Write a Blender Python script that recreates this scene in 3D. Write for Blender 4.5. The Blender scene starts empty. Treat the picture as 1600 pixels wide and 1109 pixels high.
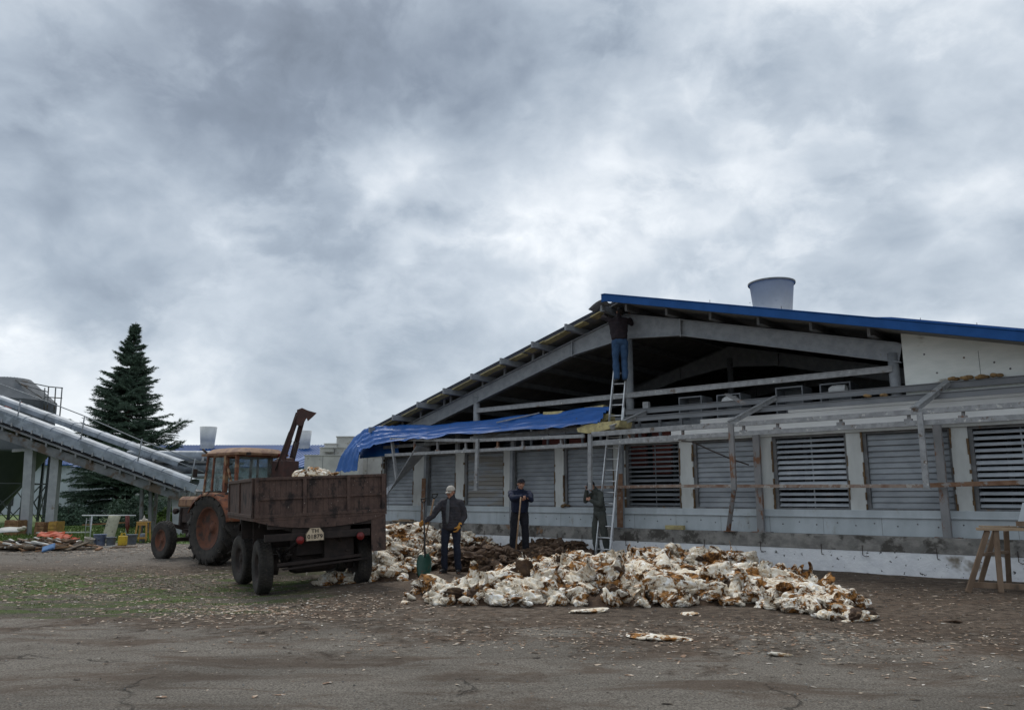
import bpy, math, random
import numpy as np
from mathutils import Vector, Matrix, Euler, noise as mnoise

R = math.radians
rng = random.Random(7)
nr = np.random.RandomState(11)
S = bpy.context.scene
C = S.collection

# ------------------------------------------------------------------ camera
F, HZ, CH = 1210.0, 777.0, 1.5
PITCH = math.atan((HZ - 554.5) / F)
cd = bpy.data.cameras.new('camera'); cam = bpy.data.objects.new('camera', cd); C.objects.link(cam)
cd.sensor_width = 36; cd.lens = 36 * F / 1600; cd.clip_start = .1; cd.clip_end = 3000
cam.location = (0, 0, CH); cam.rotation_euler = (R(90) + PITCH, 0, 0)
S.camera = cam

# ------------------------------------------------------------------ sky, sun, exposure
SUN_EL, SUN_AZ = R(50), R(-25)          # azimuth from +Y towards +X
w = bpy.data.worlds.new('World'); S.world = w; w.use_nodes = True
S.view_settings.view_transform = 'Standard'; S.view_settings.look = 'None'
S.view_settings.gamma = 1; S.view_settings.exposure = .6
sd = bpy.data.lights.new('sun', 'SUN'); sun = bpy.data.objects.new('sun', sd); C.objects.link(sun)
sd.energy = 1.4; sd.angle = R(22); sd.color = (1, .96, .9)
sdir = Vector((math.sin(SUN_AZ) * math.cos(SUN_EL), math.cos(SUN_AZ) * math.cos(SUN_EL), math.sin(SUN_EL)))
sun.rotation_euler = sdir.to_track_quat('Z', 'Y').to_euler()


class NT:
    """small node helper"""
    def __init__(s, nt): s.nt = nt; s.n = nt.nodes; s.l = nt.links
    def new(s, t, **k):
        n = s.n.new(t)
        for a, b in k.items(): setattr(n, a, b)
        return n
    def put(s, sock, v):
        if isinstance(v, bpy.types.NodeSocket): s.l.new(v, sock)
        elif v is not None:
            if sock.type == 'RGBA' and len(v) == 3: v = (*v, 1)
            sock.default_value = v
    def math(s, op, a, b=None, c=None, clamp=False):
        n = s.new('ShaderNodeMath', operation=op, use_clamp=clamp)
        for i, v in enumerate((a, b, c)):
            if v is not None: s.put(n.inputs[i], v)
        return n.outputs[0]
    def vmath(s, op, a, b=None, out=0):
        n = s.new('ShaderNodeVectorMath', operation=op)
        s.put(n.inputs[0], a)
        if b is not None: s.put(n.inputs[1], b)
        return n.outputs[out]
    def mix(s, f, a, b, blend='MIX'):
        n = s.new('ShaderNodeMix', data_type='RGBA', blend_type=blend)
        s.put(n.inputs[0], f); s.put(n.inputs[6], a); s.put(n.inputs[7], b)
        return n.outputs[2]
    def noise(s, vec, scale, detail=4, rough=.55, dist=0, col=False):
        n = s.new('ShaderNodeTexNoise')
        s.put(n.inputs['Vector'], vec); n.inputs['Scale'].default_value = scale
        n.inputs['Detail'].default_value = detail; n.inputs['Roughness'].default_value = rough
        n.inputs['Distortion'].default_value = dist
        return n.outputs[1 if col else 0]
    def ramp(s, f, stops, interp='LINEAR'):
        n = s.new('ShaderNodeValToRGB'); s.put(n.inputs[0], f); cr = n.color_ramp; cr.interpolation = interp
        while len(cr.elements) < len(stops): cr.elements.new(.5)
        for e, (p, c) in zip(cr.elements, stops):
            e.position = p; e.color = (*c, 1) if not isinstance(c, (int, float)) else (c, c, c, 1)
        return n.outputs[0]
    def step(s, f, a, b):
        n = s.new('ShaderNodeMapRange'); n.interpolation_type = 'SMOOTHSTEP'
        s.put(n.inputs[0], f); n.inputs[1].default_value = a; n.inputs[2].default_value = b
        return n.outputs[0]
    def scalev(s, v, sc):
        n = s.new('ShaderNodeMapping'); s.put(n.inputs[0], v); n.inputs['Scale'].default_value = sc
        return n.outputs[0]


def pix_dir(x, y):
    d = Vector(((x - 800) / F, 1, (554.5 - y) / F)); d.normalize()
    d.rotate(Euler((PITCH, 0, 0))); return d


def build_world():
    T = NT(w.node_tree); T.n.clear()
    out = T.new('ShaderNodeOutputWorld'); bg = T.new('ShaderNodeBackground')
    bg.inputs[1].default_value = .1
    sky = T.new('ShaderNodeTexSky', sky_type='NISHITA', sun_disc=False, sun_elevation=SUN_EL, sun_rotation=SUN_AZ)
    tc = T.new('ShaderNodeTexCoord').outputs['Generated']
    sep = T.new('ShaderNodeSeparateXYZ'); T.l.new(tc, sep.inputs[0])
    z = T.math('ADD', T.math('MAXIMUM', sep.outputs[2], 0.0), .62)
    comb = T.new('ShaderNodeCombineXYZ')
    T.l.new(T.math('DIVIDE', sep.outputs[0], z), comb.inputs[0])
    T.l.new(T.math('DIVIDE', sep.outputs[1], z), comb.inputs[1])
    P = comb.outputs[0]
    warp = T.vmath('SCALE', T.vmath('SUBTRACT', T.noise(P, 1.3, 3, .5, col=True), (.5, .5, .5)))
    warp.node.inputs[3].default_value = .5
    P2 = T.vmath('ADD', P, warp)
    n1 = T.noise(P2, 1.7, 5, .45)
    Q = T.scalev(tc, (1, 1, 1.5))
    qw = T.vmath('SCALE', T.vmath('SUBTRACT', T.noise(Q, 2.6, 4, .55, col=True), (.5, .5, .5))); qw.node.inputs[3].default_value = .16
    n2 = T.noise(T.vmath('ADD', Q, qw), 4.4, 9, .56)
    n4 = T.math('ABSOLUTE', T.math('SUBTRACT', T.noise(T.vmath('ADD', Q, qw), 6.5, 7, .52), .5))
    n3 = T.noise(T.vmath('ADD', P, (7.3, 2.1, 0)), .8, 3, .5)
    # broad brightness: the cloud deck is thin ahead, thick overhead and to the left
    wd = T.vmath('ADD', tc, (0, 0, 0))
    wn = T.vmath('SCALE', T.vmath('SUBTRACT', T.noise(P, 2.2, 5, .55, col=True), (.5, .5, .5)))
    wn.node.inputs[3].default_value = .34
    wd = T.vmath('ADD', tc, wn)
    val = T.math('ADD', T.math('MULTIPLY', T.math('SUBTRACT', n1, .5), .46), .612)
    val = T.math('ADD', val, T.math('MULTIPLY', T.math('SUBTRACT', n2, .5), .80))
    val = T.math('ADD', val, T.math('MULTIPLY', T.math('SUBTRACT', n3, .5), .20))
    val = T.math('ADD', val, T.math('MULTIPLY', T.math('SUBTRACT', .08, n4), .42))
    n5 = T.noise(T.vmath('ADD', Q, qw), 2.7, 12, .60)
    val = T.math('ADD', val, T.math('MULTIPLY', T.math('SUBTRACT', T.step(n5, .46, .545), .5), .10))
    n6 = T.noise(T.vmath('ADD', P, (3.1, 5.2, 0)), 3.6, 12, .62)
    val = T.math('ADD', val, T.math('MULTIPLY', T.math('SUBTRACT', T.step(n6, .48, .62), .5), .035))
    for (px, py, rad, amp) in SKY_SPOTS:
        d = pix_dir(px, py)
        dist = T.vmath('DISTANCE', wd, tuple(d), out=1)
        g = T.math('POWER', 2.718, T.math('MULTIPLY', T.math('MULTIPLY', dist, dist), -1 / (rad * rad)))
        val = T.math('ADD', val, T.math('MULTIPLY', g, amp))
    cloud = T.ramp(val, SKY_RAMP, 'LINEAR')
    cl = T.vmath('SCALE', cloud); cl.node.inputs[3].default_value = 10.0
    gap = T.step(T.noise(P2, 1.7, 5, .5), .60, .74)
    f = T.math('SUBTRACT', .95, T.math('MULTIPLY', gap, .12))
    col = T.mix(f, sky.outputs[0], cl)
    T.l.new(col, bg.inputs[0]); T.l.new(bg.outputs[0], out.inputs[0])


SKY_SPOTS = [(330, 90, .34, -.24), (760, 130, .22, -.24), (560, 190, .14, -.14), (100, 60, .25, -.12), (620, 310, .12, .24), (830, 350, .13, .12), (540, 290, .07, .14),
             (420, 400, .16, .10), (20, 490, .09, .20), (1150, 300, .3, .08), (1490, 290, .06, .20), (1300, 100, .35, -.01),
             (530, 520, .12, -.08), (150, 400, .14, .12), (1000, 440, .12, .02), (300, 640, .2, .03), (1380, 380, .18, -.04), (510, 355, .045, -.16)]
SKY_RAMP = [(0, (.10, .125, .16)), (.24, (.165, .20, .25)), (.42, (.265, .31, .365)), (.60, (.40, .445, .495)), (.78, (.60, .63, .66)), (1, (.86, .85, .83))]
build_world()

# ------------------------------------------------------------------ materials
def mat(name, c1, c2=None, rough=.7, metal=0, scale=6, detail=6, contrast=(.35, .65), c3=None, s3=3, t3=(.55, .62),
        bump=0, bscale=30, stretch=None, spec=.4, streak=None, alpha=None, c4=None, s4=40, t4=(.62, .66)):
    m = bpy.data.materials.new(name); m.use_nodes = True
    T = NT(m.node_tree); b = T.n['Principled BSDF']
    tc = T.new('ShaderNodeTexCoord').outputs['Object']
    v = T.scalev(tc, stretch) if stretch else tc
    if c2:
        f = T.step(T.noise(v, scale, detail, .6), *contrast)
        col = T.mix(f, c1, c2)
    else:
        col = T.mix(0.0, c1, c1)
    if c3: col = T.mix(T.step(T.noise(T.vmath('ADD', v, (3.1, 1.7, 9.2)), s3, 8, .65), *t3), col, c3)
    if c4: col = T.mix(T.step(T.noise(T.vmath('ADD', v, (13.1, 4.7, 2.2)), s4, 3, .6), *t4), col, c4)
    T.put(b.inputs['Base Color'], col)
    b.inputs['Roughness'].default_value = rough; b.inputs['Metallic'].default_value = metal
    b.inputs['Specular IOR Level'].default_value = spec
    if bump:
        bn = T.new('ShaderNodeBump'); bn.inputs['Strength'].default_value = bump; bn.inputs['Distance'].default_value = .02
        T.put(bn.inputs['Height'], T.noise(v, bscale, 6, .65)); T.l.new(bn.outputs[0], b.inputs['Normal'])
    return m


M = {}
M['white_panel'] = mat('white_panel', (.46, .51, .54), (.38, .425, .45), .5, scale=2.5, c3=(.24, .22, .18), s3=3.2, t3=(.60, .76), bump=.1, stretch=(1, 1, .5))
M['dirty_panel'] = mat('dirty_panel', (.80, .83, .80), (.70, .74, .71), .6, scale=3, c3=(.20, .16, .11), s3=1.8, t3=(.60, .72), stretch=(.5, 1, 1.6), c4=(.1, .1, .1), s4=6, t4=(.74, .76))
M['pier_white'] = mat('pier_white', (.56, .585, .575), (.47, .49, .48), .65, scale=3, c3=(.28, .24, .18), s3=4, t3=(.62, .74), stretch=(1, 1, .4))
M['strip_white'] = mat('strip_white', (.82, .84, .84), (.72, .74, .74), .6, scale=3, c3=(.30, .27, .23), s3=2.4, t3=(.62, .72), stretch=(.5, 1, 1.6))
M['concrete'] = mat('concrete', (.17, .165, .155), (.28, .27, .25), .9, scale=4, c3=(.075, .07, .062), s3=2.6, t3=(.50, .62), bump=.7, bscale=12, stretch=(1, 1, 1.2), c4=(.20, .12, .07), s4=2.2, t4=(.66, .74))
M['whitewash'] = mat('whitewash', (.80, .82, .84), (.70, .72, .75), .85, scale=4, c3=(.06, .06, .062), s3=7, t3=(.615, .64), bump=.8, bscale=14, c4=(.2, .17, .13), s4=2.2, t4=(.62, .8))
M['steel'] = mat('steel', (.27, .29, .31), (.21, .225, .245), .55, .15, scale=5, c3=(.16, .12, .09), s3=7, t3=(.68, .76))
M['steel_worn'] = mat('steel_worn', (.31, .32, .33), (.22, .228, .235), .6, .1, scale=8, c3=(.13, .10, .08), s3=5, t3=(.6, .68), c4=(.5, .5, .48), s4=12, t4=(.62, .7))
M['galv'] = mat('galv', (.16, .185, .21), (.27, .305, .35), .6, .25, scale=1.6, c3=(.28, .32, .36), s3=3, t3=(.5, .62), bump=.15, bscale=8)
M['pillar_grey'] = mat('pillar_grey', (.34, .355, .37), (.27, .285, .30), .75, scale=3, c3=(.20, .17, .14), s3=3, t3=(.62, .72))
M['galv_dark'] = mat('galv_dark', (.12, .13, .14), (.19, .195, .2), .7, .2, scale=2, c3=(.10, .075, .055), s3=2, t3=(.5, .62))
M['channel'] = mat('channel', (.15, .16, .172), (.20, .208, .22), .6, .1, scale=4, c3=(.30, .30, .29), s3=9, t3=(.66, .72), c4=(.12, .09, .07), s4=6, t4=(.68, .74), stretch=(.4, 1, 1))
M['rust_post'] = mat('rust_post', (.16, .085, .05), (.23, .14, .09), .85, scale=7, c3=(.28, .27, .26), s3=5, t3=(.56, .64), bump=.3)
M['post_grey_rust'] = mat('post_grey_rust', (.20, .205, .21), (.25, .25, .255), .7, scale=5, c3=(.18, .09, .05), s3=3.5, t3=(.5, .58), stretch=(1, 1, .5))
M['rust_pale'] = mat('rust_pale', (.30, .24, .20), (.20, .12, .085), .8, scale=6, c3=(.40, .38, .35), s3=4, t3=(.55, .6))
M['slat'] = mat('slat', (.29, .315, .34), (.21, .23, .25), .5, .25, scale=3, c3=(.17, .15, .13), s3=3.5, t3=(.66, .78), stretch=(.5, 1, 1))
M['slat_open'] = mat('slat_open', (.52, .56, .60), (.42, .46, .50), .4, .2, scale=3)
M['slat_brown'] = mat('slat_brown', (.24, .26, .28), (.20, .19, .17), .55, .2, scale=2, contrast=(.4, .55), stretch=(.3, 1, 2))
M['win_frame'] = mat('win_frame', (.11, .115, .12), (.17, .175, .18), .7, scale=5, c3=(.16, .10, .06), s3=4, t3=(.6, .68))
M['foam'] = mat('foam', (.17, .11, .055), (.09, .06, .04), .95, scale=12, bump=.8)
M['blue_roof'] = mat('blue_roof', (.008, .062, .21), (.012, .075, .25), .6, 0, scale=3, c3=(.06, .11, .28), s3=4, t3=(.7, .82), spec=.2)
M['blue_tarp'] = mat('blue_tarp', (.007, .075, .27), (.010, .09, .33), .5, 0, scale=3, c3=(.16, .22, .32), s3=4, t3=(.66, .74), spec=.3, c4=(.05, .06, .09), s4=7, t4=(.66, .74))
M['under_roof'] = mat('under_roof', (.22, .225, .23), (.17, .175, .18), .8, scale=3)
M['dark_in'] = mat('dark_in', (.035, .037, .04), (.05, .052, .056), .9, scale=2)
M['roof_edge'] = mat('roof_edge', (.05, .055, .075), (.03, .04, .07), .7, scale=5)
M['wool'] = mat('wool', (.48, .42, .21), (.33, .28, .15), .95, scale=8, bump=.8, c3=(.18, .14, .08), s3=5, t3=(.58, .7))
M['red_box'] = mat('red_box', (.15, .035, .025), (.09, .022, .018), .6, scale=4)
M['alu'] = mat('alu', (.62, .64, .66), (.5, .52, .54), .35, .6, scale=10)
M['fan_white'] = mat('fan_white', (.60, .61, .60), (.52, .53, .52), .5, scale=2, c3=(.36, .38, .4), s3=3, t3=(.6, .75))
M['trailer'] = mat('trailer', (.068, .043, .036), (.098, .062, .050), .85, scale=6, c3=(.024, .018, .017), s3=3, t3=(.5, .64), bump=.5, bscale=20, c4=(.42, .36, .31), s4=24, t4=(.70, .73), stretch=(1.6, 1.6, 1))
M['trailer_dark'] = mat('trailer_dark', (.018, .014, .013), (.035, .025, .022), .85, scale=7, c3=(.09, .07, .06), s3=20, t3=(.7, .74))
M['tyre'] = mat('tyre', (.022, .021, .020), (.045, .040, .035), .92, scale=6, c3=(.11, .09, .07), s3=9, t3=(.60, .72), bump=.3)
M['rim_rust'] = mat('rim_rust', (.13, .05, .028), (.085, .038, .026), .85, scale=7, c3=(.045, .03, .024), s3=4, t3=(.5, .62))
M['cab_rust'] = mat('cab_rust', (.23, .082, .04), (.10, .042, .028), .8, scale=6, c3=(.30, .19, .11), s3=3.6, t3=(.52, .62), c4=(.05, .03, .025), s4=7, t4=(.6, .66), bump=.25)
M['cab_pale'] = mat('cab_pale', (.22, .125, .07), (.13, .06, .036), .75, scale=5, contrast=(.45, .6), c3=(.09, .045, .03), s3=5, t3=(.56, .64))
M['dark_iron'] = mat('dark_iron', (.03, .022, .02), (.055, .036, .03), .8, scale=6)
M['loader'] = mat('loader', (.07, .032, .026), (.045, .026, .024), .75, scale=6, c3=(.13, .08, .06), s3=9, t3=(.66, .72))
M['glass'] = mat('glass', (.19, .24, .26), (.30, .35, .37), .12, 0, scale=2.5, spec=.9)
M['plate'] = mat('plate', (.56, .46, .33), (.46, .37, .26), .6, scale=9, c3=(.2, .14, .09), s3=12, t3=(.64, .7))
M['black'] = mat('black', (.012, .012, .013), rough=.7)
M['red_lamp'] = mat('red_lamp', (.20, .015, .015), (.12, .012, .012), .35, scale=9)
M['wood'] = mat('wood', (.13, .088, .058), (.20, .14, .095), .85, scale=5, stretch=(1, 1, .3), c3=(.08, .06, .045), s3=3, t3=(.58, .68), bump=.3)
M['wood_pale'] = mat('wood_pale', (.36, .27, .18), (.28, .2, .13), .8, scale=5, c3=(.15, .1, .06), s3=5, t3=(.6, .7))
M['wood_shaft'] = mat('wood_shaft', (.30, .20, .12), (.22, .14, .085), .7, scale=9)
M['skin'] = mat('skin', (.36, .19, .13), (.30, .15, .10), .6, scale=14)
M['jacket_grey'] = mat('jacket_grey', (.026, .026, .033), (.040, .036, .042), .9, scale=9, bump=.3, bscale=10)
M['shirt_grey'] = mat('shirt_grey', (.11, .12, .13), (.08, .09, .1), .9, scale=12)
M['navy'] = mat('navy', (.006, .010, .028), (.010, .016, .042), .88, scale=7, bump=.3, bscale=10)
M['black_cloth'] = mat('black_cloth', (.007, .008, .013), (.013, .014, .02), .92, scale=7)
M['navy_trousers'] = mat('navy_trousers', (.010, .014, .028), (.016, .020, .036), .92, scale=7)
M['overall'] = mat('overall', (.045, .052, .048), (.065, .07, .062), .95, scale=7, bump=.3, bscale=12)
M['jeans'] = mat('jeans', (.022, .055, .12), (.035, .08, .16), .9, scale=9, bump=.2)
M['maroon'] = mat('maroon', (.014, .010, .014), (.022, .014, .018), .92, scale=7)
M['cap_white'] = mat('cap_white', (.44, .41, .36), (.36, .33, .29), .85, scale=12)
M['glove'] = mat('glove', (.50, .24, .04), (.36, .17, .04), .85, scale=16)
M['hair'] = mat('hair', (.02, .016, .014), rough=.9)
M['eye'] = mat('eye', (.02, .014, .012), rough=.4)
M['lip'] = mat('lip', (.22, .08, .06), rough=.6)
M['green_blade'] = mat('green_blade', (.012, .055, .040), (.02, .07, .05), .5, scale=8, c3=(.06, .05, .035), s3=7, t3=(.62, .7))
M['needles'] = mat('needles', (.036, .068, .044), (.080, .125, .085), .8, scale=1.3, c3=(.13, .18, .14), s3=2.5, t3=(.5, .66))
M['bark'] = mat('bark', (.05, .035, .025), (.08, .06, .045), .95, scale=6)
M['silo'] = mat('silo', (.13, .142, .155), (.095, .105, .115), .85, 0, scale=1)
M['silo_green'] = mat('silo_green', (.050, .060, .062), (.062, .072, .072), .55, .2, scale=1)
M['wall_white'] = mat('wall_white', (.42, .46, .50), (.36, .40, .43), .8, scale=.6, c3=(.25, .26, .26), s3=.8, t3=(.58, .7))
M['orange'] = mat('orange', (.50, .085, .03), (.34, .06, .025), .7, scale=6, c3=(.12, .05, .03), s3=6, t3=(.58, .64))
M['blue_plastic'] = mat('blue_plastic', (.10, .22, .42), (.07, .15, .30), .5, scale=6)
M['bucket_white'] = mat('bucket_white', (.50, .47, .40), (.36, .33, .28), .7, scale=8)
M['bucket_blue'] = mat('bucket_blue', (.12, .16, .27), (.20, .24, .33), .6, scale=8, c3=(.08, .07, .06), s3=9, t3=(.58, .66))
M['bucket_grey'] = mat('bucket_grey', (.17, .20, .23), (.12, .14, .17), .6, scale=8)
M['yellow'] = mat('yellow', (.52, .36, .02), (.42, .28, .02), .55, scale=8, c3=(.15, .1, .04), s3=7, t3=(.62, .7))
M['yellow_dull'] = mat('yellow_dull', (.42, .25, .05), (.3, .17, .05), .7, scale=6)
M['crate_brown'] = mat('crate_brown', (.16, .075, .04), (.25, .15, .07), .85, scale=6)
M['board_speck'] = mat('board_speck', (.36, .36, .27), (.30, .30, .22), .8, scale=8, c3=(.12, .12, .10), s3=14, t3=(.6, .66))
M['block'] = mat('block', (.50, .50, .47), (.40, .40, .38), .85, scale=2, c3=(.3, .27, .22), s3=4, t3=(.6, .7))
M['grass'] = mat('grass', (.05, .095, .016), (.10, .15, .03), .9, scale=.9)
M['litter'] = mat('litter', (.42, .34, .26), (.22, .14, .09), .9, scale=5, contrast=(.46, .52), c3=(.52, .49, .44), s3=11, t3=(.56, .6))
M['litter_dark'] = mat('litter_dark', (.05, .04, .032), (.10, .075, .05), .95, scale=5, contrast=(.46, .52))
M['white_metal'] = mat('white_metal', (.55, .58, .6), (.42, .44, .46), .5, scale=7)


def mk_heap_mat(name, a=.478, b=.55):
    m = bpy.data.materials.new(name); m.use_nodes = True
    T = NT(m.node_tree); bs = T.n['Principled BSDF']
    tc = T.new('ShaderNodeTexCoord').outputs['Object']
    big = T.noise(tc, 3.2, 6, .7, .6)
    fine = T.noise(tc, 17, 6, .75)
    base = T.mix(T.step(fine, .42, .66), (.76, .71, .61), (.52, .39, .24))
    base = T.mix(T.step(T.noise(T.vmath('ADD', tc, (5, 3, 1)), 6, 5, .7, .5), .53, .62), base, (.88, .87, .83))
    f = T.step(T.math('ADD', big, T.math('MULTIPLY', T.math('SUBTRACT', fine, .5), .30)), a, b)
    br = T.mix(T.step(T.noise(tc, 9, 5, .7), .42, .6), (.060, .030, .014), (.34, .165, .055))
    T.put(bs.inputs['Base Color'], T.mix(f, base, br))
    bs.inputs['Roughness'].default_value = .95; bs.inputs['Specular IOR Level'].default_value = .1
    bn = T.new('ShaderNodeBump'); bn.inputs['Strength'].default_value = .7; bn.inputs['Distance'].default_value = .02
    T.put(bn.inputs['Height'], T.noise(tc, 20, 8, .75, 1.0)); T.l.new(bn.outputs[0], bs.inputs['Normal'])
    return m
M['fleece'] = mk_heap_mat('fleece')
M['dung'] = mat('dung', (.045, .027, .018), (.085, .050, .028), .95, scale=12, c3=(.20, .125, .07), s3=9, t3=(.58, .68), bump=1, bscale=30, c4=(.5, .45, .36), s4=14, t4=(.70, .74))


def mk_ground():
    m = bpy.data.materials.new('ground_mix'); m.use_nodes = True
    T = NT(m.node_tree); bs = T.n['Principled BSDF']
    tc = T.new('ShaderNodeTexCoord').outputs['Object']
    sep = T.new('ShaderNodeSeparateXYZ'); T.l.new(tc, sep.inputs[0]); X, Y = sep.outputs[0], sep.outputs[1]
    fine = T.noise(tc, 55, 6, .75); mid = T.noise(tc, 7, 6, .65); big = T.noise(tc, .9, 6, .6, .6)
    grit = T.noise(tc, 180, 2, .6)
    asp = T.mix(T.step(fine, .35, .65), (.115, .10, .083), (.38, .345, .295))
    asp = T.mix(T.step(grit, .60, .70), asp, (.33, .31, .285))
    asp = T.mix(T.step(grit, .40, .30), asp, (.035, .033, .032))
    dirt = T.mix(T.step(mid, .35, .65), (.068, .050, .037), (.20, .155, .118))
    dirt = T.mix(T.step(fine, .55, .66), dirt, (.27, .22, .175))
    dirt = T.mix(T.step(grit, .40, .30), dirt, (.03, .022, .018))
    # asphalt lies in the foreground, dirt drifts over it
    edge = T.math('ADD', T.math('MULTIPLY', Y, -.55), T.math('MULTIPLY', T.math('SUBTRACT', big, .5), 5.6))
    edge = T.math('ADD', edge, T.math('MULTIPLY', T.math('SUBTRACT', mid, .5), 2.6))
    edge = T.math('ADD', edge, T.math('MULTIPLY', X, -.10))
    fa = T.step(edge, -5.6, -4.3)
    col = T.mix(fa, dirt, asp)
    # brown smears on the asphalt
    sm = T.step(T.noise(T.scalev(tc, (.45, 1.6, 1)), 1.1, 7, .68, .5), .47, .62)
    col = T.mix(T.math('MULTIPLY', sm, .75), col, T.mix(mid, (.085, .056, .040), (.175, .13, .095)))
    # left part behind the kerb line of the asphalt: trampled grass and moss
    lf = T.step(T.math('ADD', T.math('MULTIPLY', X, -1), T.math('MULTIPLY', T.math('SUBTRACT', big, .5), 3)), 2.6, 4.2)
    yf = T.math('MULTIPLY', T.step(T.math('ADD', Y, T.math('MULTIPLY', T.math('SUBTRACT', mid, .5), .9)), 10.5, 10.9), T.math('SUBTRACT', 1, T.step(Y, 15.5, 18.5)))
    reg = T.math('MULTIPLY', lf, yf)
    trod = T.mix(T.step(fine, .4, .62), (.045, .038, .028), (.27, .24, .19))
    moss = T.mix(fine, (.03, .06, .008), (.12, .20, .03))
    mf = T.step(T.noise(T.scalev(tc, (.4, 1.2, 1)), 1.3, 7, .65), .47, .56)
    trod = T.mix(T.math('MULTIPLY', mf, .8), trod, moss)
    col = T.mix(reg, col, trod)
    # strip of pale gravel before the lawn
    gr = T.math('MULTIPLY', T.step(Y, 17.5, 20.5), T.step(T.math('MULTIPLY', X, -1), 5.5, 8))
    col = T.mix(gr, col, T.mix(T.step(fine, .4, .6), (.11, .095, .08), (.27, .245, .215)))
    # cracks
    vr = T.new('ShaderNodeTexVoronoi', feature='DISTANCE_TO_EDGE')
    wn = T.vmath('SCALE', T.noise(tc, 2.2, 5, .6, col=True)); wn.node.inputs[3].default_value = .9
    T.put(vr.inputs['Vector'], T.vmath('ADD', tc, wn)); vr.inputs['Scale'].default_value = .30
    ck = T.math('MULTIPLY', T.math('SUBTRACT', 1, T.step(vr.outputs[0], .002, .008)), T.step(T.noise(tc, .7, 3, .5), .48, .55))
    col = T.mix(T.math('MULTIPLY', ck, T.math('MULTIPLY', fa, .6)), col, (.03, .026, .022))
    worn = T.step(T.noise(T.scalev(tc, (.6, 1, 1)), .55, 6, .6, .8), .38, .66)
    col = T.mix(T.math('MULTIPLY', worn, .34), col, (.035, .027, .021))
    T.put(bs.inputs['Base Color'], col)
    bs.inputs['Roughness'].default_value = .93; bs.inputs['Specular IOR Level'].default_value = .2
    bn = T.new('ShaderNodeBump'); bn.inputs['Strength'].default_value = 1.0; bn.inputs['Distance'].default_value = .05
    T.put(bn.inputs['Height'], T.math('SUBTRACT', T.math('ADD', T.noise(tc, 24, 8, .8), T.math('MULTIPLY', mid, 1.0)), ck))
    T.l.new(bn.outputs[0], bs.inputs['Normal'])
    return m
M['ground'] = mk_ground()

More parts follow.
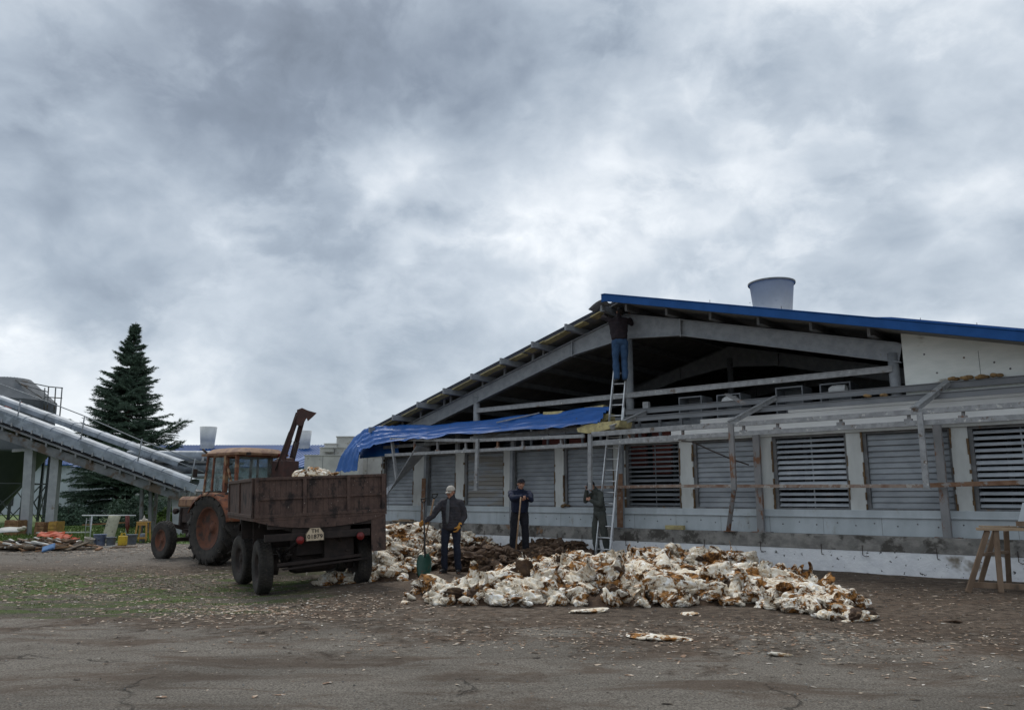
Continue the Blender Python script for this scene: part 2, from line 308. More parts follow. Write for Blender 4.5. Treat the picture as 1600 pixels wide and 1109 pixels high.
# ------------------------------------------------------------------ mesh helpers
class MB:
    """collects primitives into one mesh; materials per face by index"""
    def __init__(s): s.v = []; s.f = []; s.m = []; s.mi = 0; s.sm = []
    def add(s, vs, fs, smooth=False):
        o = len(s.v); s.v += [tuple(p) for p in vs]
        for f in fs: s.f.append([o + i for i in f]); s.m.append(s.mi); s.sm.append(smooth)
        return s
    def box(s, c, d, rot=None):
        x, y, z = [k / 2 for k in d]
        vs = [Vector(p) for p in [(-x, -y, -z), (x, -y, -z), (x, y, -z), (-x, y, -z), (-x, -y, z), (x, -y, z), (x, y, z), (-x, y, z)]]
        if rot is not None:
            r = Euler(rot).to_matrix() if not isinstance(rot, Matrix) else rot
            vs = [r @ p for p in vs]
        return s.add([p + Vector(c) for p in vs], [(0, 3, 2, 1), (4, 5, 6, 7), (0, 1, 5, 4), (1, 2, 6, 5), (2, 3, 7, 6), (3, 0, 4, 7)])
    def bx(s, x0, x1, y0, y1, z0, z1):
        return s.box(((x0 + x1) / 2, (y0 + y1) / 2, (z0 + z1) / 2), (abs(x1 - x0), abs(y1 - y0), abs(z1 - z0)))
    def bar(s, a, b, w, h, up=(0, 0, 1)):
        a, b = Vector(a), Vector(b); d = b - a; L = d.length
        if L < 1e-6: return s
        d.normalize(); u = Vector(up)
        if abs(d.dot(u)) > .98: u = Vector((0, 1, 0))
        x = d.cross(u).normalized(); z = x.cross(d).normalized()
        m = Matrix((x, d, z)).transposed()
        return s.box((a + b) / 2, (w, L, h), m)
    def tube(s, pts, r, n=10, caps=True, smooth=True):
        pts = [Vector(p) for p in pts]
        rs = r if isinstance(r, (list, tuple)) else [r] * len(pts)
        vs = []; ref = None
        for i, p in enumerate(pts):
            d = (pts[min(i + 1, len(pts) - 1)] - pts[max(i - 1, 0)]).normalized()
            if ref is None:
                ref = Vector((0, 0, 1)) if abs(d.z) < .9 else Vector((1, 0, 0))
            x = d.cross(ref).normalized(); y = x.cross(d).normalized(); ref = y
            for k in range(n):
                t = 2 * math.pi * k / n
                vs.append(p + (x * math.cos(t) + y * math.sin(t)) * rs[i])
        fs = []
        for i in range(len(pts) - 1):
            for k in range(n):
                a = i * n + k; b = i * n + (k + 1) % n
                fs.append((a, b, b + n, a + n))
        s.add(vs, fs, smooth)
        if caps:
            o = len(s.v) - len(vs)
            s.f.append([o + k for k in range(n)][::-1]); s.m.append(s.mi); s.sm.append(False)
            o2 = o + (len(pts) - 1) * n
            s.f.append([o2 + k for k in range(n)]); s.m.append(s.mi); s.sm.append(False)
        return s
    def lathe(s, prof, n=24, axis='Z', c=(0, 0, 0), closed=False, smooth=True):
        vs = []
        for (r, h) in prof:
            for k in range(n):
                t = 2 * math.pi * k / n; a, b = r * math.cos(t), r * math.sin(t)
                p = (a, b, h) if axis == 'Z' else ((h, a, b) if axis == 'X' else (a, h, b))
                vs.append((p[0] + c[0], p[1] + c[1], p[2] + c[2]))
        fs = []; m = len(prof)
        for i in range(m if closed else m - 1):
            j = (i + 1) % m
            for k in range(n):
                k2 = (k + 1) % n; fs.append((i * n + k, i * n + k2, j * n + k2, j * n + k))
        return s.add(vs, fs, smooth)
    def prism(s, poly, a0, a1, plane='XZ'):
        """polygon in a plane extruded along the third axis from a0 to a1"""
        n = len(poly); vs = []
        for a in (a0, a1):
            for (p, q) in poly:
                vs.append({'XZ': (p, a, q), 'YZ': (a, p, q), 'XY': (p, q, a)}[plane])
        fs = [list(range(n))[::-1], [n + i for i in range(n)]]
        for i in range(n): fs.append((i, (i + 1) % n, n + (i + 1) % n, n + i))
        return s.add(vs, fs)
    def sheet(s, rows, smooth=True):
        h, k = len(rows), len(rows[0]); vs = [p for r in rows for p in r]
        return s.add(vs, [(i * k + j, i * k + j + 1, (i + 1) * k + j + 1, (i + 1) * k + j) for i in range(h - 1) for j in range(k - 1)], smooth)
    def ball(s, c, r, n=12, m=8, rot=None):
        rx, ry, rz = (r, r, r) if isinstance(r, (int, float)) else r
        vs = []; fs = []
        for i in range(m + 1):
            ph = math.pi * i / m
            for k in range(n):
                t = 2 * math.pi * k / n
                p = Vector((rx * math.sin(ph) * math.cos(t), ry * math.sin(ph) * math.sin(t), rz * math.cos(ph)))
                if rot is not None: p = rot @ p
                vs.append(p + Vector(c))
        for i in range(m):
            for k in range(n): fs.append((i * n + k, (i + 1) * n + k, (i + 1) * n + (k + 1) % n, i * n + (k + 1) % n))
        return s.add(vs, fs, True)
    def mesh(s, name, mats):
        me = bpy.data.meshes.new(name); me.from_pydata(s.v, [], s.f)
        for m_ in (mats if isinstance(mats, (list, tuple)) else [mats]): me.materials.append(M[m_])
        me.polygons.foreach_set('material_index', s.m); me.polygons.foreach_set('use_smooth', s.sm)
        me.update(); return me
    def build(s, name, mats, parent=None, loc=(0, 0, 0), rot=(0, 0, 0), bevel=0, solid=0):
        o = bpy.data.objects.new(name, s.mesh(name, mats)); C.objects.link(o)
        o.location = loc; o.rotation_euler = rot
        if parent is not None: o.parent = parent
        if solid:
            md = o.modifiers.new('solid', 'SOLIDIFY'); md.thickness = solid; md.offset = 0
        if bevel:
            md = o.modifiers.new('bevel', 'BEVEL'); md.width = bevel; md.segments = 2; md.limit_method = 'ANGLE'; md.angle_limit = R(40)
        return o


def empty(name, loc=(0, 0, 0), rz=0):
    o = bpy.data.objects.new(name, None); C.objects.link(o); o.location = loc; o.rotation_euler = (0, 0, rz); return o
def tag(o, label=None, cat=None, group=None, kind=None):
    if label: o['label'] = label
    if cat: o['category'] = cat
    if group: o['group'] = group
    if kind: o['kind'] = kind
    return o
def copy_tree(o, parent=None):
    c = o.copy(); C.objects.link(c); c.parent = parent
    for ch in list(o.children):
        copy_tree(ch, c)
    return c
def fast_mesh(name, V, Fc, mats, smooth=True, mi=None):
    """numpy verts (n,3) and equal-sized faces (m,k)"""
    me = bpy.data.meshes.new(name); n, (m, k) = len(V), Fc.shape
    me.vertices.add(n); me.vertices.foreach_set('co', V.astype(np.float32).ravel())
    me.loops.add(m * k); me.loops.foreach_set('vertex_index', Fc.astype(np.int32).ravel())
    me.polygons.add(m); me.polygons.foreach_set('loop_start', np.arange(0, m * k, k, dtype=np.int32))
    me.polygons.foreach_set('use_smooth', np.full(m, smooth))
    for q in (mats if isinstance(mats, list) else [mats]): me.materials.append(M[q])
    if mi is not None: me.polygons.foreach_set('material_index', mi.astype(np.int32))
    me.update(calc_edges=True); me.validate()
    return me
def link(name, me, parent=None, loc=(0, 0, 0)):
    o = bpy.data.objects.new(name, me); C.objects.link(o); o.location = loc
    if parent is not None: o.parent = parent
    return o

# ------------------------------------------------------------------ survey: where things stand
cp, sp = math.cos(PITCH), math.sin(PITCH)
def ray(x, y):
    a, b = (x - 800) / F, (554.5 - y) / F
    return Vector((a, cp - b * sp, sp + b * cp))
def G(x, y, z=0):
    d = ray(x, y); t = (z - CH) / d.z; return Vector((d.x * t, d.y * t, z))
def AT(x, y, Y):
    d = ray(x, y); t = Y / d.y; return Vector((d.x * t, Y, CH + d.z * t))
UX, UY = .75116915, -.66010977
OX, OY = 7.68982814, 16.04365321
def Wl(x, y, v=0):
    """pixel -> barn-local point on the plane v metres in front of the gable wall"""
    d = ray(x, y); nx, ny = UY, -UX
    ox, oy = OX + nx * v, OY + ny * v
    t = (ox * nx + oy * ny) / (d.x * nx + d.y * ny)
    px, py, pz = d.x * t, d.y * t, CH + d.z * t
    return Vector(((px - OX) * UX + (py - OY) * UY, -v, pz))
BROT = math.atan2(UY, UX)
def BW(u, v, z):   # barn local -> world
    return Vector((OX + UX * u + UY * v, OY + UY * u - UX * v, z))

def sstep(a, b, x):
    t = np.clip((x - a) / (b - a), 0, 1); return t * t * (3 - 2 * t)
def gz(x, y):
    x = np.asarray(x, float); y = np.asarray(y, float)
    g = -.17 * sstep(2.4, 4.6, -x) * np.exp(-((y - 14.2) / 3.2) ** 2)
    g = g - .06 * sstep(5.5, 7, -x) * np.exp(-((y - 18.8) / 2.0) ** 2)
    fade = np.exp(-(np.hypot(x, y - 8) / 22) ** 2)
    g = g + fade * (.012 * np.sin(1.9 * x + .7 * y) * np.sin(1.3 * y - .5 * x) + .008 * np.sin(5.1 * x + 1.1) * np.sin(4.3 * y + .6 * x) + .005 * np.sin(11 * x + 3 * y) * np.sin(9.3 * y - 2 * x))
    return g
def gzf(x, y): return float(gz(x, y))

# ------------------------------------------------------------------ ground, lawn
def build_ground():
    xs = np.unique(np.concatenate([np.linspace(-900, -40, 16), np.linspace(-40, -14, 50), np.linspace(-14, 14, 280), np.linspace(14, 40, 30), np.linspace(40, 900, 14)]))
    ys = np.unique(np.concatenate([np.linspace(-40, 2, 12), np.linspace(2, 24, 260), np.linspace(24, 60, 60), np.linspace(60, 1500, 24)]))
    X, Y = np.meshgrid(xs, ys); Z = gz(X, Y)
    V = np.stack([X, Y, Z], -1).reshape(-1, 3); nx, ny = len(xs), len(ys)
    i = (np.arange(ny - 1)[:, None] * nx + np.arange(nx - 1)[None]).ravel()
    Fc = np.stack([i, i + 1, i + nx + 1, i + nx], 1)
    tag(link('ground', fast_mesh('ground', V, Fc, 'ground')), kind='structure')
    # lawn behind the gravel strip, on the left
    m = MB(); rows = []
    for k in range(40):
        x = -70 + k * 1.6
        y0 = 26.3 + .5 * math.sin(k * 1.1) + .35 * math.sin(k * 2.7)
        rows.append([(x, y0, .006), (x, 30, .03), (x, 40, .04), (x, 75, .04)])
    m.sheet(rows); tag(m.build('lawn', 'grass'), kind='structure')
    # grass blades standing on the lawn and in the moss patches
    N = 26000
    x = np.concatenate([nr.uniform(-26, -7, 18000), nr.uniform(-11, -4.0, 8000)])
    y = np.concatenate([nr.uniform(26, 40, 18000), nr.uniform(10.9, 16.5, 8000)])
    keep = np.ones(N, bool)
    pn = np.array([mnoise.fractal((a * .8, b * 1.9, 3.3), 1, 2, 4) for a, b in zip(x[18000:], y[18000:])])
    keep[18000:] = pn > .12
    x, y = x[keep], y[keep]; n = len(x); near = y < 20
    h = np.where(near, nr.uniform(.012, .035, n), nr.uniform(.05, .14, n)); wd = np.where(near, .006, .02)
    a = nr.uniform(0, 6.28, n); lx, ly = nr.normal(0, .5, n) * h, nr.normal(0, .5, n) * h
    z = gz(x, y) + np.where(near, -.002, .03)
    V = np.zeros((n, 3, 3)); V[:, 0] = np.stack([x - np.cos(a) * wd, y - np.sin(a) * wd, z], 1)
    V[:, 1] = np.stack([x + np.cos(a) * wd, y + np.sin(a) * wd, z], 1); V[:, 2] = np.stack([x + lx, y + ly, z + h], 1)
    tag(link('grass', fast_mesh('grass', V.reshape(-1, 3), np.arange(3 * n).reshape(-1, 3), 'grass', False)),
        'short green grass on the lawn and in patches on the trodden yard', 'grass', kind='stuff')

def flakes(name, x, y, size, mats, mi, lift=.0, elong=2.2, label=None):
    n = len(x); a = nr.uniform(0, 6.28, n); s = size
    L = s * nr.uniform(.7, 1.3, n) * elong * .5; Wd = s * nr.uniform(.5, 1.1, n) * .5
    z = gz(x, y) + lift
    ca, sa = np.cos(a), np.sin(a)
    V = np.zeros((n, 6, 3))
    pr = [(-1, -.3), (-.4, -1), (.7, -.8), (1, .2), (.3, 1), (-.6, .8)]
    for k, (p, q) in enumerate(pr):
        pj, qj = p + nr.uniform(-.3, .3, n), q + nr.uniform(-.3, .3, n)
        V[:, k, 0] = x + ca * L * pj - sa * Wd * qj; V[:, k, 1] = y + sa * L * pj + ca * Wd * qj
        V[:, k, 2] = z + .003 + np.abs(nr.normal(0, .22, n)) * s * .5
    V[:, :, 2] += 0
    Fc = np.concatenate([np.arange(6 * n).reshape(-1, 6)[:, [0, 1, 2, 3]], np.arange(6 * n).reshape(-1, 6)[:, [0, 3, 4, 5]]])
    o = link(name, fast_mesh(name, V.reshape(-1, 3), Fc, mats, False, np.concatenate([mi, mi])))
    return tag(o, label, 'litter', kind='stuff')

def build_litter():
    X, Y, SZ, MI = [], [], [], []
    def patch(n, cx, cy, sx, sy, s0, s1, rot=0, pm=(.75, .25)):
        a = nr.normal(0, 1, n) * sx; b = nr.normal(0, 1, n) * sy
        X.append(cx + a * math.cos(rot) - b * math.sin(rot)); Y.append(cy + a * math.sin(rot) + b * math.cos(rot))
        SZ.append(nr.uniform(s0, s1, n) ** 1.0); MI.append(nr.choice([0, 1], n, p=pm))
    g = G(400, 950); patch(1500, g.x, g.y, 1.1, .7, .008, .042, -.3)
    g = G(300, 925); patch(800, g.x, g.y, 1.5, 1.3, .008, .035)
    g = G(560, 940); patch(700, g.x, g.y, 1.1, .7, .012, .04)
    g = G(150, 900); patch(3600, g.x, g.y, 2.6, 1.5, .015, .05, 0, (.62, .38))
    g = G(1000, 990); patch(1800, g.x, g.y, 2.2, .7, .01, .035)
    g = G(1400, 1000); patch(900, g.x, g.y, 1.6, 1.0, .01, .035)
    g = G(1450, 930); patch(900, g.x, g.y, 1.8, 1.2, .012, .045, 0, (.35, .65))
    g = G(220, 858); patch(1800, g.x, g.y, 3.4, 1.7, .02, .06, 0, (.8, .2))
    n = 7000; X.append(nr.uniform(-8, 9, n)); Y.append(nr.uniform(4.5, 14, n)); SZ.append(.004 + .015 * nr.uniform(0, 1, n) ** 4); MI.append(nr.choice([0, 1], n, p=(.55, .45)))
    n = 60; X.append(nr.uniform(-6, 7, n)); Y.append(nr.uniform(5, 10, n)); SZ.append(nr.uniform(.03, .055, n)); MI.append(nr.choice([0, 1], n, p=(.7, .3)))
    X, Y, SZ, MI = map(np.concatenate, (X, Y, SZ, MI))
    k = Y > 4.3
    flakes('litter', X[k], Y[k], SZ[k], ['litter', 'litter_dark'], MI[k], label='dry leaves, chips and white fluff scattered over the yard')
    # pebbles
    n = 2600; x = nr.uniform(-8, 8, n); y = 4.4 + 11 * nr.uniform(0, 1, n) ** 1.3; r = .004 + .011 * nr.uniform(0, 1, n) ** 3
    oc = np.array([(1, 0, 0), (-.8, .1, 0), (0, 1, .1), (.1, -1, 0), (0, 0, .8), (0, 0, -1)], float)
    V = (oc[None] * nr.uniform(.6, 1.2, (n, 6, 1)) * r[:, None, None]); V[..., 0] += x[:, None]; V[..., 1] += y[:, None]; V[..., 2] += (gz(x, y) + r * .3)[:, None]
    f = np.array([(0, 2, 4), (2, 1, 4), (1, 3, 4), (3, 0, 4), (2, 0, 5), (1, 2, 5), (3, 1, 5), (0, 3, 5)])
    Fc = (f[None] + 6 * np.arange(n)[:, None, None]).reshape(-1, 3)
    tag(link('gravel', fast_mesh('gravel', V.reshape(-1, 3), Fc, 'concrete', False)), 'small grey stones loose on the asphalt yard', 'gravel', kind='stuff')

build_ground(); build_litter()

# ------------------------------------------------------------------ the barn (gable end towards the yard)
RU, ZT = -6.15, 6.62            # ridge position along the wall, top of roof at the ridge
SL, SR = .278, .252             # roof slopes left and right
def roofz(u): return ZT - (SL * (RU - u) if u < RU else SR * (u - RU))
barn = empty('barn', (OX, OY, 0), BROT)
tag(barn, 'long barn with an open dark gable, blue roof edge and a row of louvre windows', 'barn')
LEFT, RIGHT, BACK = -16.12, 3.85, 42.0

def build_barn():
    m = MB(); m.bx(LEFT, RIGHT, -.272, .1, -.3, .445); m.build('whitewashed_base', 'whitewash', barn)
    m = MB(); m.bx(LEFT - .02, RIGHT + .02, -.29, .1, .44, .74); m.build('concrete_plinth', 'concrete', barn, bevel=.012)
    # hooks and stirrups under the ledge
    for k in range(14):
        u = -13.2 + k * 1.17 + .2 * math.sin(k * 2.1); m = MB()
        m.tube([(u, -.315, .55), (u, -.318, .36), (u + .05, -.322, .33), (u + .12 * (k % 2), -.33, .34)], .008, 6)
        m.build('anchor_hook', 'dark_iron', barn)
    wins = [(-16.02, -14.50, 'c'), (-13.85, -12.55, 'c'), (-12.17, -10.54, 'b'), (-10.19, -8.63, 'c'), (-8.32, -6.68, 'c'), (-6.33, -4.74, 'd'),
            (-4.38, -2.79, 'c'), (-2.39, -.76, 'o'), (-.44, 1.22, 'c'), (1.52, 3.2, 'o')]
    zb, zt = 1.245, 2.855
    m = MB()
    m.bx(LEFT, RIGHT, -.03, .10, .74, 1.10)
    m.build('lower_wall', 'white_panel', barn)
    m = MB(); m.bx(LEFT, RIGHT, -.055, .10, 1.10, zb); m.bx(LEFT, RIGHT, -.075, -.055, 1.09, 1.115); m.build('window_ledge', 'white_panel', barn, bevel=.004)
    for k in range(17):                     # vertical panel joints and screw heads
        u = LEFT + .6 + k * 1.18; m = MB(); m.bx(u, u + .006, -.0325, -.029, .745, 1.09); m.build('panel_joint', 'win_frame', barn)
        if u < -11: continue
        for q in range(3):
            m = MB(); m.ball((u + .3 + q * .37, -.034, .98 - .05 * ((k + q) % 2)), (.016, .01, .016), 6, 4); m.build('screw_head', 'win_frame', barn)
    edges = [LEFT] + [e for a, b, _ in wins for e in (a, b)] + [RIGHT]
    for i in range(0, len(edges), 2):
        a, b = edges[i], edges[i + 1]
        if b - a < .06: continue
        m = MB(); m.bx(a, b, -.03, .12, zb, zt + .0)
        # mouldering foam strips either side
        m.mi = 1
        for e, sgn in ((a, 1), (b, -1)):
            z = zb
            while z < zt - .05:
                L = rng.uniform(.04, .22)
                if rng.random() < .62 * (1.3 - (z - zb) / (zt - zb)):
                    m.bx(e - .012 * sgn, e + sgn * rng.uniform(.008, .028), -.042 - rng.random() * .012, 0, z, min(z + L, zt))
                z += L
        m.build('wall_pier', ['pier_white', 'foam'], barn)
    m = MB(); m.bx(LEFT, RIGHT, -.07, .12, zt, 2.95); m.build('window_lintel', 'pier_white', barn)
    for (a, b, kind) in wins:
        m = MB(); t = .05
        m.bx(a, a + t + .03, .0, .16, zb, zt); m.bx(b - t, b, .0, .16, zb, zt)
        m.bx(a + t + .03, b - t, .0, .16, zb, zb + .04); m.bx(a + t + .03, b - t, .0, .16, zt - .05, zt)
        f = m.build('louvre_window', 'win_frame', barn)
        if kind == 'o': f['label'] = 'open louvre window with dark gaps between bright slats'
        if kind == 'd': f['label'] = 'open louvre window with something red behind the slats'
        if kind == 'b': f['label'] = 'louvre window with brown stained slats'
        s = MB(); n = 13; h = (zt - zb - .10) / n
        x0, x1 = a + t + .035, b - t - .005
        for k in range(n):
            z = zb + .045 + h * (k + .5)
            if kind in 'cb':
                tilt = R(14) + rng.uniform(-.03, .03) + (R(9) if rng.random() < .08 else 0); hh = h * 1.02
            elif kind == 'd':
                tilt = R(68 if k not in (2, 5) else 55); hh = h * .95
            else:
                tilt = R(42 if 2 < k < 9 else 52) if k not in (3,) else R(75); hh = h * .80
            # slat: bottom edge outward, shallow cross section with a lip
            c, sn = math.cos(tilt), math.sin(tilt)
            pr = [(-.5 * hh * sn + .055, .5 * hh * c), (-.0 + .05, 0), (-.5 * hh * sn * -1 + .055 - hh * sn, -.5 * hh * c), (.055 - .5 * hh * sn + .014, -.5 * hh * c - .004)]
            top = (.06 + .5 * hh * sn, z + .5 * hh * c); bot = (.06 - .5 * hh * sn, z - .5 * hh * c)
            jig = rng.uniform(-.003, .003)
            s.prism([(top[0], top[1]), (top[0] + .012, top[1] - .004), (bot[0] + .016, bot[1] + .006), (bot[0] + .02, bot[1] - .012), (bot[0] + .006, bot[1] - .012 + jig), (bot[0], bot[1] + jig)], x0, x1, 'YZ')
        s.mi = 0
        s.bx((x0 + x1) / 2 - .012, (x0 + x1) / 2 + .012, .13, .145, zb + .04, zt - .05)
        s.build('louvre', {'c': 'slat', 'b': 'slat_brown', 'o': 'slat_open', 'd': 'slat'}[kind], f)
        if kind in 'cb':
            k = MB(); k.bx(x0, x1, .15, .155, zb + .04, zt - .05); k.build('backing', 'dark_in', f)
    # white panel strips above the windows on the right half, infill of the right gable corner
    for q_ in ((-4.85, 2.96, 3.13), (-4.05, 3.135, 3.34), (-1.9, 3.345, 3.46)):
        m = MB(); m.bx(q_[0], RIGHT, -.20, -.12, q_[1], q_[2]); m.build('upper_wall_strip', 'strip_white', barn, bevel=.004)
    m = MB(); a, b = .50, RIGHT
    m.prism([(a, 3.47), (b, 3.47), (b, roofz(b) - .06), (a, roofz(a) - .06)], -.02, .10)
    m.mi = 1
    for u in (1.85, 3.1): m.bx(u, u + .008, -.024, -.018, 3.6, roofz(u) - .3)
    for (u, z) in ((.9, 4.35), (1.1, 3.95), (1.6, 4.2), (2.1, 4.05), (2.35, 3.9)): m.ball((u, -.02, z), (.02, .012, .02), 6, 4)
    m.build('gable_infill', ['dirty_panel', 'win_frame'], barn)
    # remaining walls, dark inside
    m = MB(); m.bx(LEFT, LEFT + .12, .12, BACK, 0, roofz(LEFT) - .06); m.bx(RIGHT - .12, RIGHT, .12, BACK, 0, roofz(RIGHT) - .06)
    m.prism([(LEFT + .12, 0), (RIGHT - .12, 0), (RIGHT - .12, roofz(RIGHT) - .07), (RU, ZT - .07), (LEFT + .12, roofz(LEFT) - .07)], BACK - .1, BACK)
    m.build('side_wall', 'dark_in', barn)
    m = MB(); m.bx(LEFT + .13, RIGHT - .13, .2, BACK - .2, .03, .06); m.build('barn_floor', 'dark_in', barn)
    # roof slabs: [material 0 outside sheet, 1 underside]
    ov = 1.0
    for side in (-1, 1):
        e = LEFT - .75 if side < 0 else RIGHT + .9
        y0 = -.45 if side < 0 else -ov
        m = MB(); z0, z1 = ZT, roofz(e)
        pr = [(RU, z0), (e, z1), (e, z1 - .05), (RU, z0 - .05)]
        m.prism(pr, y0, BACK + .5); m.mi = 1
        m.prism([(p, q - .052) for p, q in pr], y0 + .02, BACK + .48)
        n = 44                                      # ribs of the sheet
        m.mi = 0
        o = m.build('roof', ['blue_roof' if side > 0 else 'roof_edge', 'under_roof'], barn)
        # purlins under the sheet
        for i in range(9):
            u = RU + side * (.25 + i * 1.18)
            if side < 0 and u < LEFT - .3 or side > 0 and u > RIGHT + .3: continue
            zz = roofz(u) - .11
            ext = -.85 if side < 0 else (-.45 if u < .45 else .12)
            p = MB(); p.bx(u - .03, u + .03, ext, BACK, zz - .17, zz - .005); p.bx(u - .03, u + .11, ext, BACK, zz - .18, zz - .171); p.build('purlin', 'steel' if side < 0 else 'channel', barn)  # right slope takes a darker grey: overhang shade put into the colour
    # blue fascia on the right slope, with a second flashing strip above
    m = MB(); e = RIGHT + .9
    pr = lambda t0, t1: [(RU - .12, ZT + t1 + .0), (RU - .12, ZT + t0), (RU, ZT + t0), (e, roofz(e) + t0), (e, roofz(e) + t1), (RU, ZT + t1)]
    m.prism([(RU - .12, ZT + .02), (RU - .12, ZT - .17), (RU + .02, ZT - .17), (e, roofz(e) - .17), (e, roofz(e) + .02), (RU + .02, ZT + .02)], -1.03, -1.005)
    m.prism([(RU - .12, ZT + .045), (RU - .12, ZT + .022), (RU, ZT + .022), (e, roofz(e) + .022), (e, roofz(e) + .045), (RU, ZT + .045)], -1.05, -.75)
    m.prism([(.2, roofz(.2) + .046), (e, roofz(e) + .046), (e, roofz(e) + .085), (.6, roofz(.6) + .085)], -.98, -.7)
    m.build('roof_fascia', 'blue_roof', barn, bevel=.008)
    # bent ridge flashing at the torn left edge
    m = MB(); rows = []
    for i in range(7):
        t = i / 6; rows.append([(RU - .05 - .50 * t, -1.0 + .30 * s, ZT - .09 - .20 * t ** 1.4 - .10 * s * (1 - .8 * t) + .03 * math.sin(3 * t)) for s in (0, .4, .8, 1.1)])
    m.sheet(rows); m.build('ridge_flashing', 'steel', barn, solid=.015)
    # old battens and insulation showing along the stripped left edge
    m = MB(); u = LEFT + .2
    while u < RU - .3:
        L = rng.uniform(.6, 1.5); a, b = u, min(u + L, RU - .25)
        zz = lambda q: roofz(q) - .115
        yo = rng.uniform(-.06, .03)
        m.prism([(a, zz(a)), (b, zz(b)), (b, zz(b) - rng.uniform(.02, .05)), ((a + b) / 2, zz((a + b) / 2) - .02), (a, zz(a) - .035)], -.50 + yo, -.2)
        u += L * rng.uniform(.95, 1.25)
    m.build('edge_insulation', 'wool', barn)
    m = MB()
    for i in range(1):
        o_ = .03 * i; m.bar((LEFT - .3, -.56 + o_ * .8, roofz(LEFT - .3) - .04 - o_), (RU - .2, -.52 + o_ * .8, roofz(RU - .2) - .03 - o_), .03, .018)
    m.build('edge_batten', 'roof_edge', barn)
    # portal frames
    def ibeam(m, a, b, d, w_):
        a, b = Vector(a), Vector(b); m.bar(a, b, .02, d, (0, 0, 1))
        dz = Vector((0, 0, d / 2)); 
        m.bar(a + dz, b + dz, w_, .022); m.bar(a - dz, b - dz, w_, .022)
    def frame(y, nm, mt, haunch=True):
        m = MB(); off = .52
        ibeam(m, (LEFT + .15, y, roofz(LEFT + .15) - off), (RU - 1.8, y, roofz(RU - 1.8) - off), .40, .16)
        ue = RIGHT - .15 if y > 1 else .46; ibeam(m, (RU + 1.6, y, roofz(RU + 1.6) - off), (ue, y, roofz(ue) - off), .40, .16)
        # haunch at the ridge
        A = [(RU - 1.8, roofz(RU - 1.8) - .32), (RU, ZT - .33), (RU + 1.6, roofz(RU + 1.6) - .32), (RU + 1.6, roofz(RU + 1.6) - .72), (RU + .2, 5.62), (RU - .2, 5.62), (RU - 1.8, roofz(RU - 1.8) - .72)]
        m.prism(A, y - .01, y + .01)
        for p, q in ((3, 4), (4, 5), (5, 6), (0, 1), (1, 2)): m.bar((A[p][0], y, A[p][1]), (A[q][0], y, A[q][1]), .16, .02)
        for u in (RU - 1.8, RU + 1.6): m.bx(u - .015, u + .015, y - .09, y + .09, roofz(u) - .76, roofz(u) - .30)
        return m.build(nm, mt, barn)
    frame(.0, 'portal_frame', 'steel')
    for y in (6, 12, 18, 24, 30): frame(y, 'portal_frame', 'steel')
    for (u, z1) in ((-13.9, 3.75), (-10.0 - 1.7, 4.55), (RU, 5.62), (.30, 4.45), (RIGHT - .3, 3.6)):
        m = MB(); m.tube([(u, .02, 2.95), (u, .02, z1)], .105, 16); m.build('column', 'steel', barn)
    for y in (6, 12, 18, 24):
        for u in (-11.7, RU, -.6): m = MB(); m.tube([(u, y, 0), (u, y, roofz(u) - .7)], .1, 10); m.build('column', 'steel', barn)
    # long horizontal channel across the gable, hanging channel joints
    m = MB(); m.bx(-11.6, .30, -.10, -.02, 4.05, 4.17); m.bx(-11.6, .3, -.11, .0, 4.165, 4.18); m.build('cross_channel', 'steel_worn', barn)
    # small posts between rafter and purlins on the left slope
    for u in (-9.4, -10.5, -11.4, -12.8, -14.2, -15.1, -9.0, -13.1): m = MB(); m.bx(u - .03, u + .03, -.05, 0, roofz(u) - .34, roofz(u) - .1); m.build('purlin_cleat', 'steel', barn)
    # inner equipment: white fan housings behind the opening
    for i, (px0, px1, yt, yb) in enumerate([(1060, 1097, 621, 642), (1119, 1158, 617, 638), (1211, 1255, 606, 622), (1280, 1330, 600, 617)]):
        a, b = Wl(px0, yt, -1.0), Wl(px1, yb, -1.0)
        f = MB(); y = 1.0; x0, x1, z1 = a.x, b.x, a.z; z0 = z1 - .75
        for q in ((x0, x0 + .03, z0, z1), (x1 - .03, x1, z0, z1), (x0 + .03, x1 - .03, z1 - .03, z1)): f.bx(q[0], q[1], y, y + .6, q[2], q[3])
        f.bx(x0 + .03, x1 - .03, y + .5, y + .52, z0, z1 - .03)
        fo = f.build('fan_housing', 'steel', barn)
        if i in (1, 3):
            g = MB(); g.lathe([(.11, 0), (.12, .02), (.11, .04), (.12, .06), (.11, .08), (.12, .1), (.11, .3)], 14, 'X', ((x0 + x1) / 2, y - .16, z1 - .20)); g.ball(((x0 + x1) / 2, y - .16, z1 - .20), .1)
            g.build('motor', 'strip_white', fo)
    for q_ in ((-12, .2, .7, .8, 3.3, 3.44), (-9, 0, 1.9, 2.0, 3.7, 3.8)): m = MB(); m.bx(*q_); m.build('inner_rail', 'steel', barn)
    # red cooling panels behind the open strip and behind the dark window
    for (a, b, z0, z1) in ((-9.75, -8.95, 2.1, 3.32), (-8.75, -8.2, 2.1, 3.3), (-6.75, -6.2, 2.3, 3.35), (-6.0, -5.45, 2.1, 3.45), (-5.3, -5.1, 1.45, 1.6), (-1.55, -1.42, 1.52, 1.62)):
        m = MB(); m.bx(a, b, .8, .92, z0, z1); m.build('red_panel', 'red_box', barn, bevel=.01)
    for i in range(9): m = MB(); m.bx(-9.9 + i * .62, -9.84 + i * .62, .42, .48, 2.9, 3.55); m.build('inner_upright', 'steel', barn)
    # fan chimney on the right slope
    m = MB(); u, y = -.55, 4.4
    base = roofz(u)
